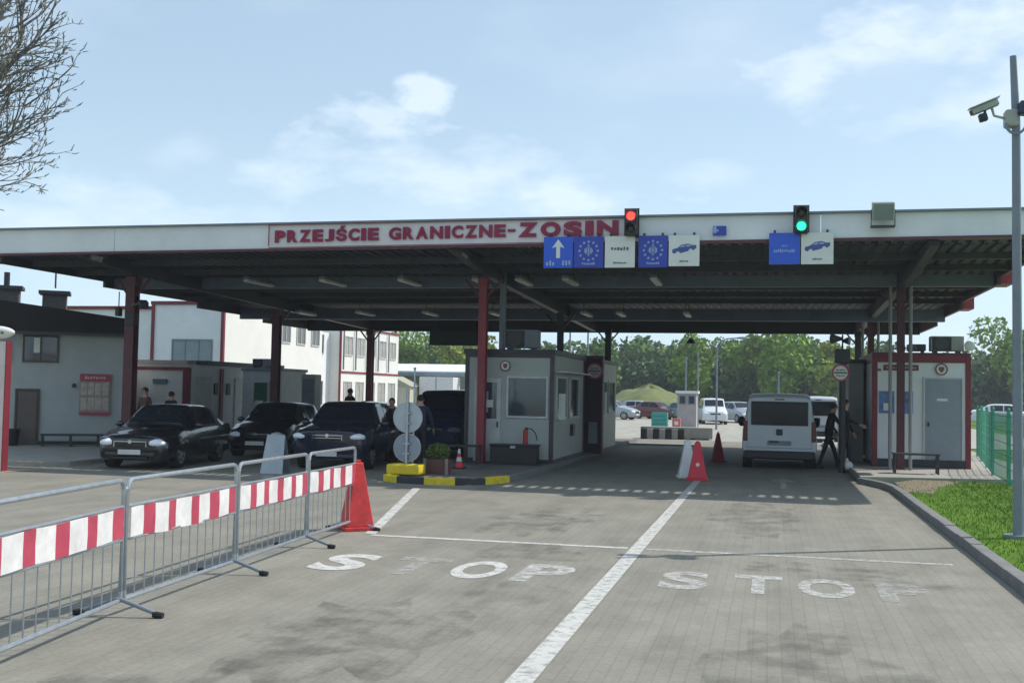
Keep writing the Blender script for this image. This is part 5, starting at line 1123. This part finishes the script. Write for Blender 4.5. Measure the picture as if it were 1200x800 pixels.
tree('leafy_tree', -9.3, 128, 8.4, 3.0, 'yellow-green tree behind the guard hut', 1, 4400, .26, 6)
tree('leafy_tree', -2.4, 132, 8.8, 3.8, 'broad green tree left of the street lamp head', 1, 4600, .28, 7)
tree('leafy_tree', 2.4, 126, 8.9, 4.3, 'broad bright tree above the white van roof', 1, 5000, .3, 8)
tree('leafy_tree', 7.6, 124, 8.3, 3.9, 'yellowish tree left of the round sign post', 3, 4800, .3, 9)
tree('leafy_tree', 25.5, 130, 10.0, 4.3, 'rounded green tree right of the container office', 1, 5000, .3, 10)
tree('leafy_tree', 30.5, 128, 8.8, 4.0, 'green tree left of the camera pole in the distance', 0, 4800, .3, 11)
tree('leafy_tree', -44, 132, 8.6, 4.6, 'bright tree above the far white shed roof', 1, 4800, .3, 12)
tree('leafy_tree', -36, 128, 8.2, 4.2, 'green tree behind the booth, right of the far shed', 3, 4800, .3, 13)

# bare tree on the left, its budding twigs reaching into the top corner
bt_ = thing('bare_tree', 'leafless spring tree with budding twigs reaching in at the top left', 'tree', (-13.2, 13.2, 0))
rd = random.Random(21); q = MB(); buds = MB()
org = Vector((-13.2, 13.2, 0))
def seg(a, b_, r0_, r1_): q.tube([a, b_], r0_, 5, r1_, False)
def branch(p, d, L, r, dep):
    n = max(4, int(L/.12)); pts = [p.copy()]; c = p.copy(); dd = d.normalized()
    for i in range(n):
        dd = (dd+Vector((rd.gauss(0, .09), rd.gauss(0, .09), rd.gauss(0, .07)+.035))).normalized(); c = c+dd*(L/n); pts.append(c.copy())
        if dep > 0 and i > 0 and rd.random() < (.80 if dep > 1 else .62):
            ax = Vector((rd.gauss(0, 1), rd.gauss(0, 1), rd.gauss(0, 1))); nd = (dd+ax.cross(dd).normalized()*rd.uniform(.45, .95)).normalized()
            branch(c, nd, L*rd.uniform(.32, .55)*(1-i/n*.4), r*.5, dep-1)
    q.tube(pts, r, 5, r*.35, False)
    if dep <= 1:
        for k in range(rd.choice((1, 2, 3))):
            pp = pts[-1-k] if k < len(pts) else pts[-1]; ln = rd.uniform(.05, .11); ax = (dd+Vector((rd.gauss(0, .4), rd.gauss(0, .4), rd.gauss(0, .4)+.3))).normalized()
            buds.tube([pp, pp+ax*ln*.5, pp+ax*ln], .009, 5, .004)
trunk = [Vector((-13.2, 13.2, 0)), Vector((-13.1, 13.15, 1.5)), Vector((-13.2, 13.2, 2.8)), Vector((-12.9, 13.1, 4.2)), Vector((-12.8, 13.1, 6.2))]
q.tube(trunk, .20, 12, .09)
for a, tip, r in (((-13.1, 13.15, 3.8), (-9.9, 12.9, 4.98), .03), ((-13.0, 13.15, 4.0), (-9.7, 13.2, 5.25), .03), ((-12.9, 13.1, 4.4), (-9.45, 13.1, 5.85), .034), ((-12.85, 13.1, 4.6), (-9.2, 12.9, 6.6), .034), ((-12.85, 13.1, 5.2), (-9.9, 13.3, 7.2), .034), ((-12.8, 13.1, 5.8), (-10.0, 13.0, 7.9), .05),
                  ((-12.9, 13.1, 4.7), (-10.1, 12.6, 5.7), .03), ((-12.8, 13.1, 5.6), (-14.5, 13.2, 8.2), .06), ((-13, 13.1, 4.2), (-16, 13.6, 6.6), .06), ((-12.8, 13.1, 6.2), (-12.0, 13.5, 9), .06), ((-12.9, 13.1, 4.9), (-9.8, 13.2, 6.2), .04)):
    a, tip = Vector(a), Vector(tip); branch(a, tip-a, (tip-a).length*.93, r, 3)
q.build('branches', mat('twig_grey', (.17, .16, .15), .9, var=.2), bt_, world=True, smooth=True); buds.build('buds', mat('bud_olive', (.17, .17, .14), .8), bt_, world=True)
bt_.location.x += .38

# ------------------------------------------------------------------ the air between here and the far trees
hm = bpy.data.materials.new('haze_air'); hm.use_nodes = True; t = hm.node_tree; t.nodes.clear()
ho = t.nodes.new('ShaderNodeOutputMaterial'); pv = t.nodes.new('ShaderNodeVolumePrincipled'); pv.inputs['Color'].default_value = (.86, .92, 1, 1); pv.inputs['Density'].default_value = .0007; pv.inputs['Anisotropy'].default_value = .2
t.links.new(pv.outputs[0], ho.inputs['Volume'])
MB().box(-520, 520, -170, 720, -1.1, 12.5).build('haze', hm, kind='stuff')
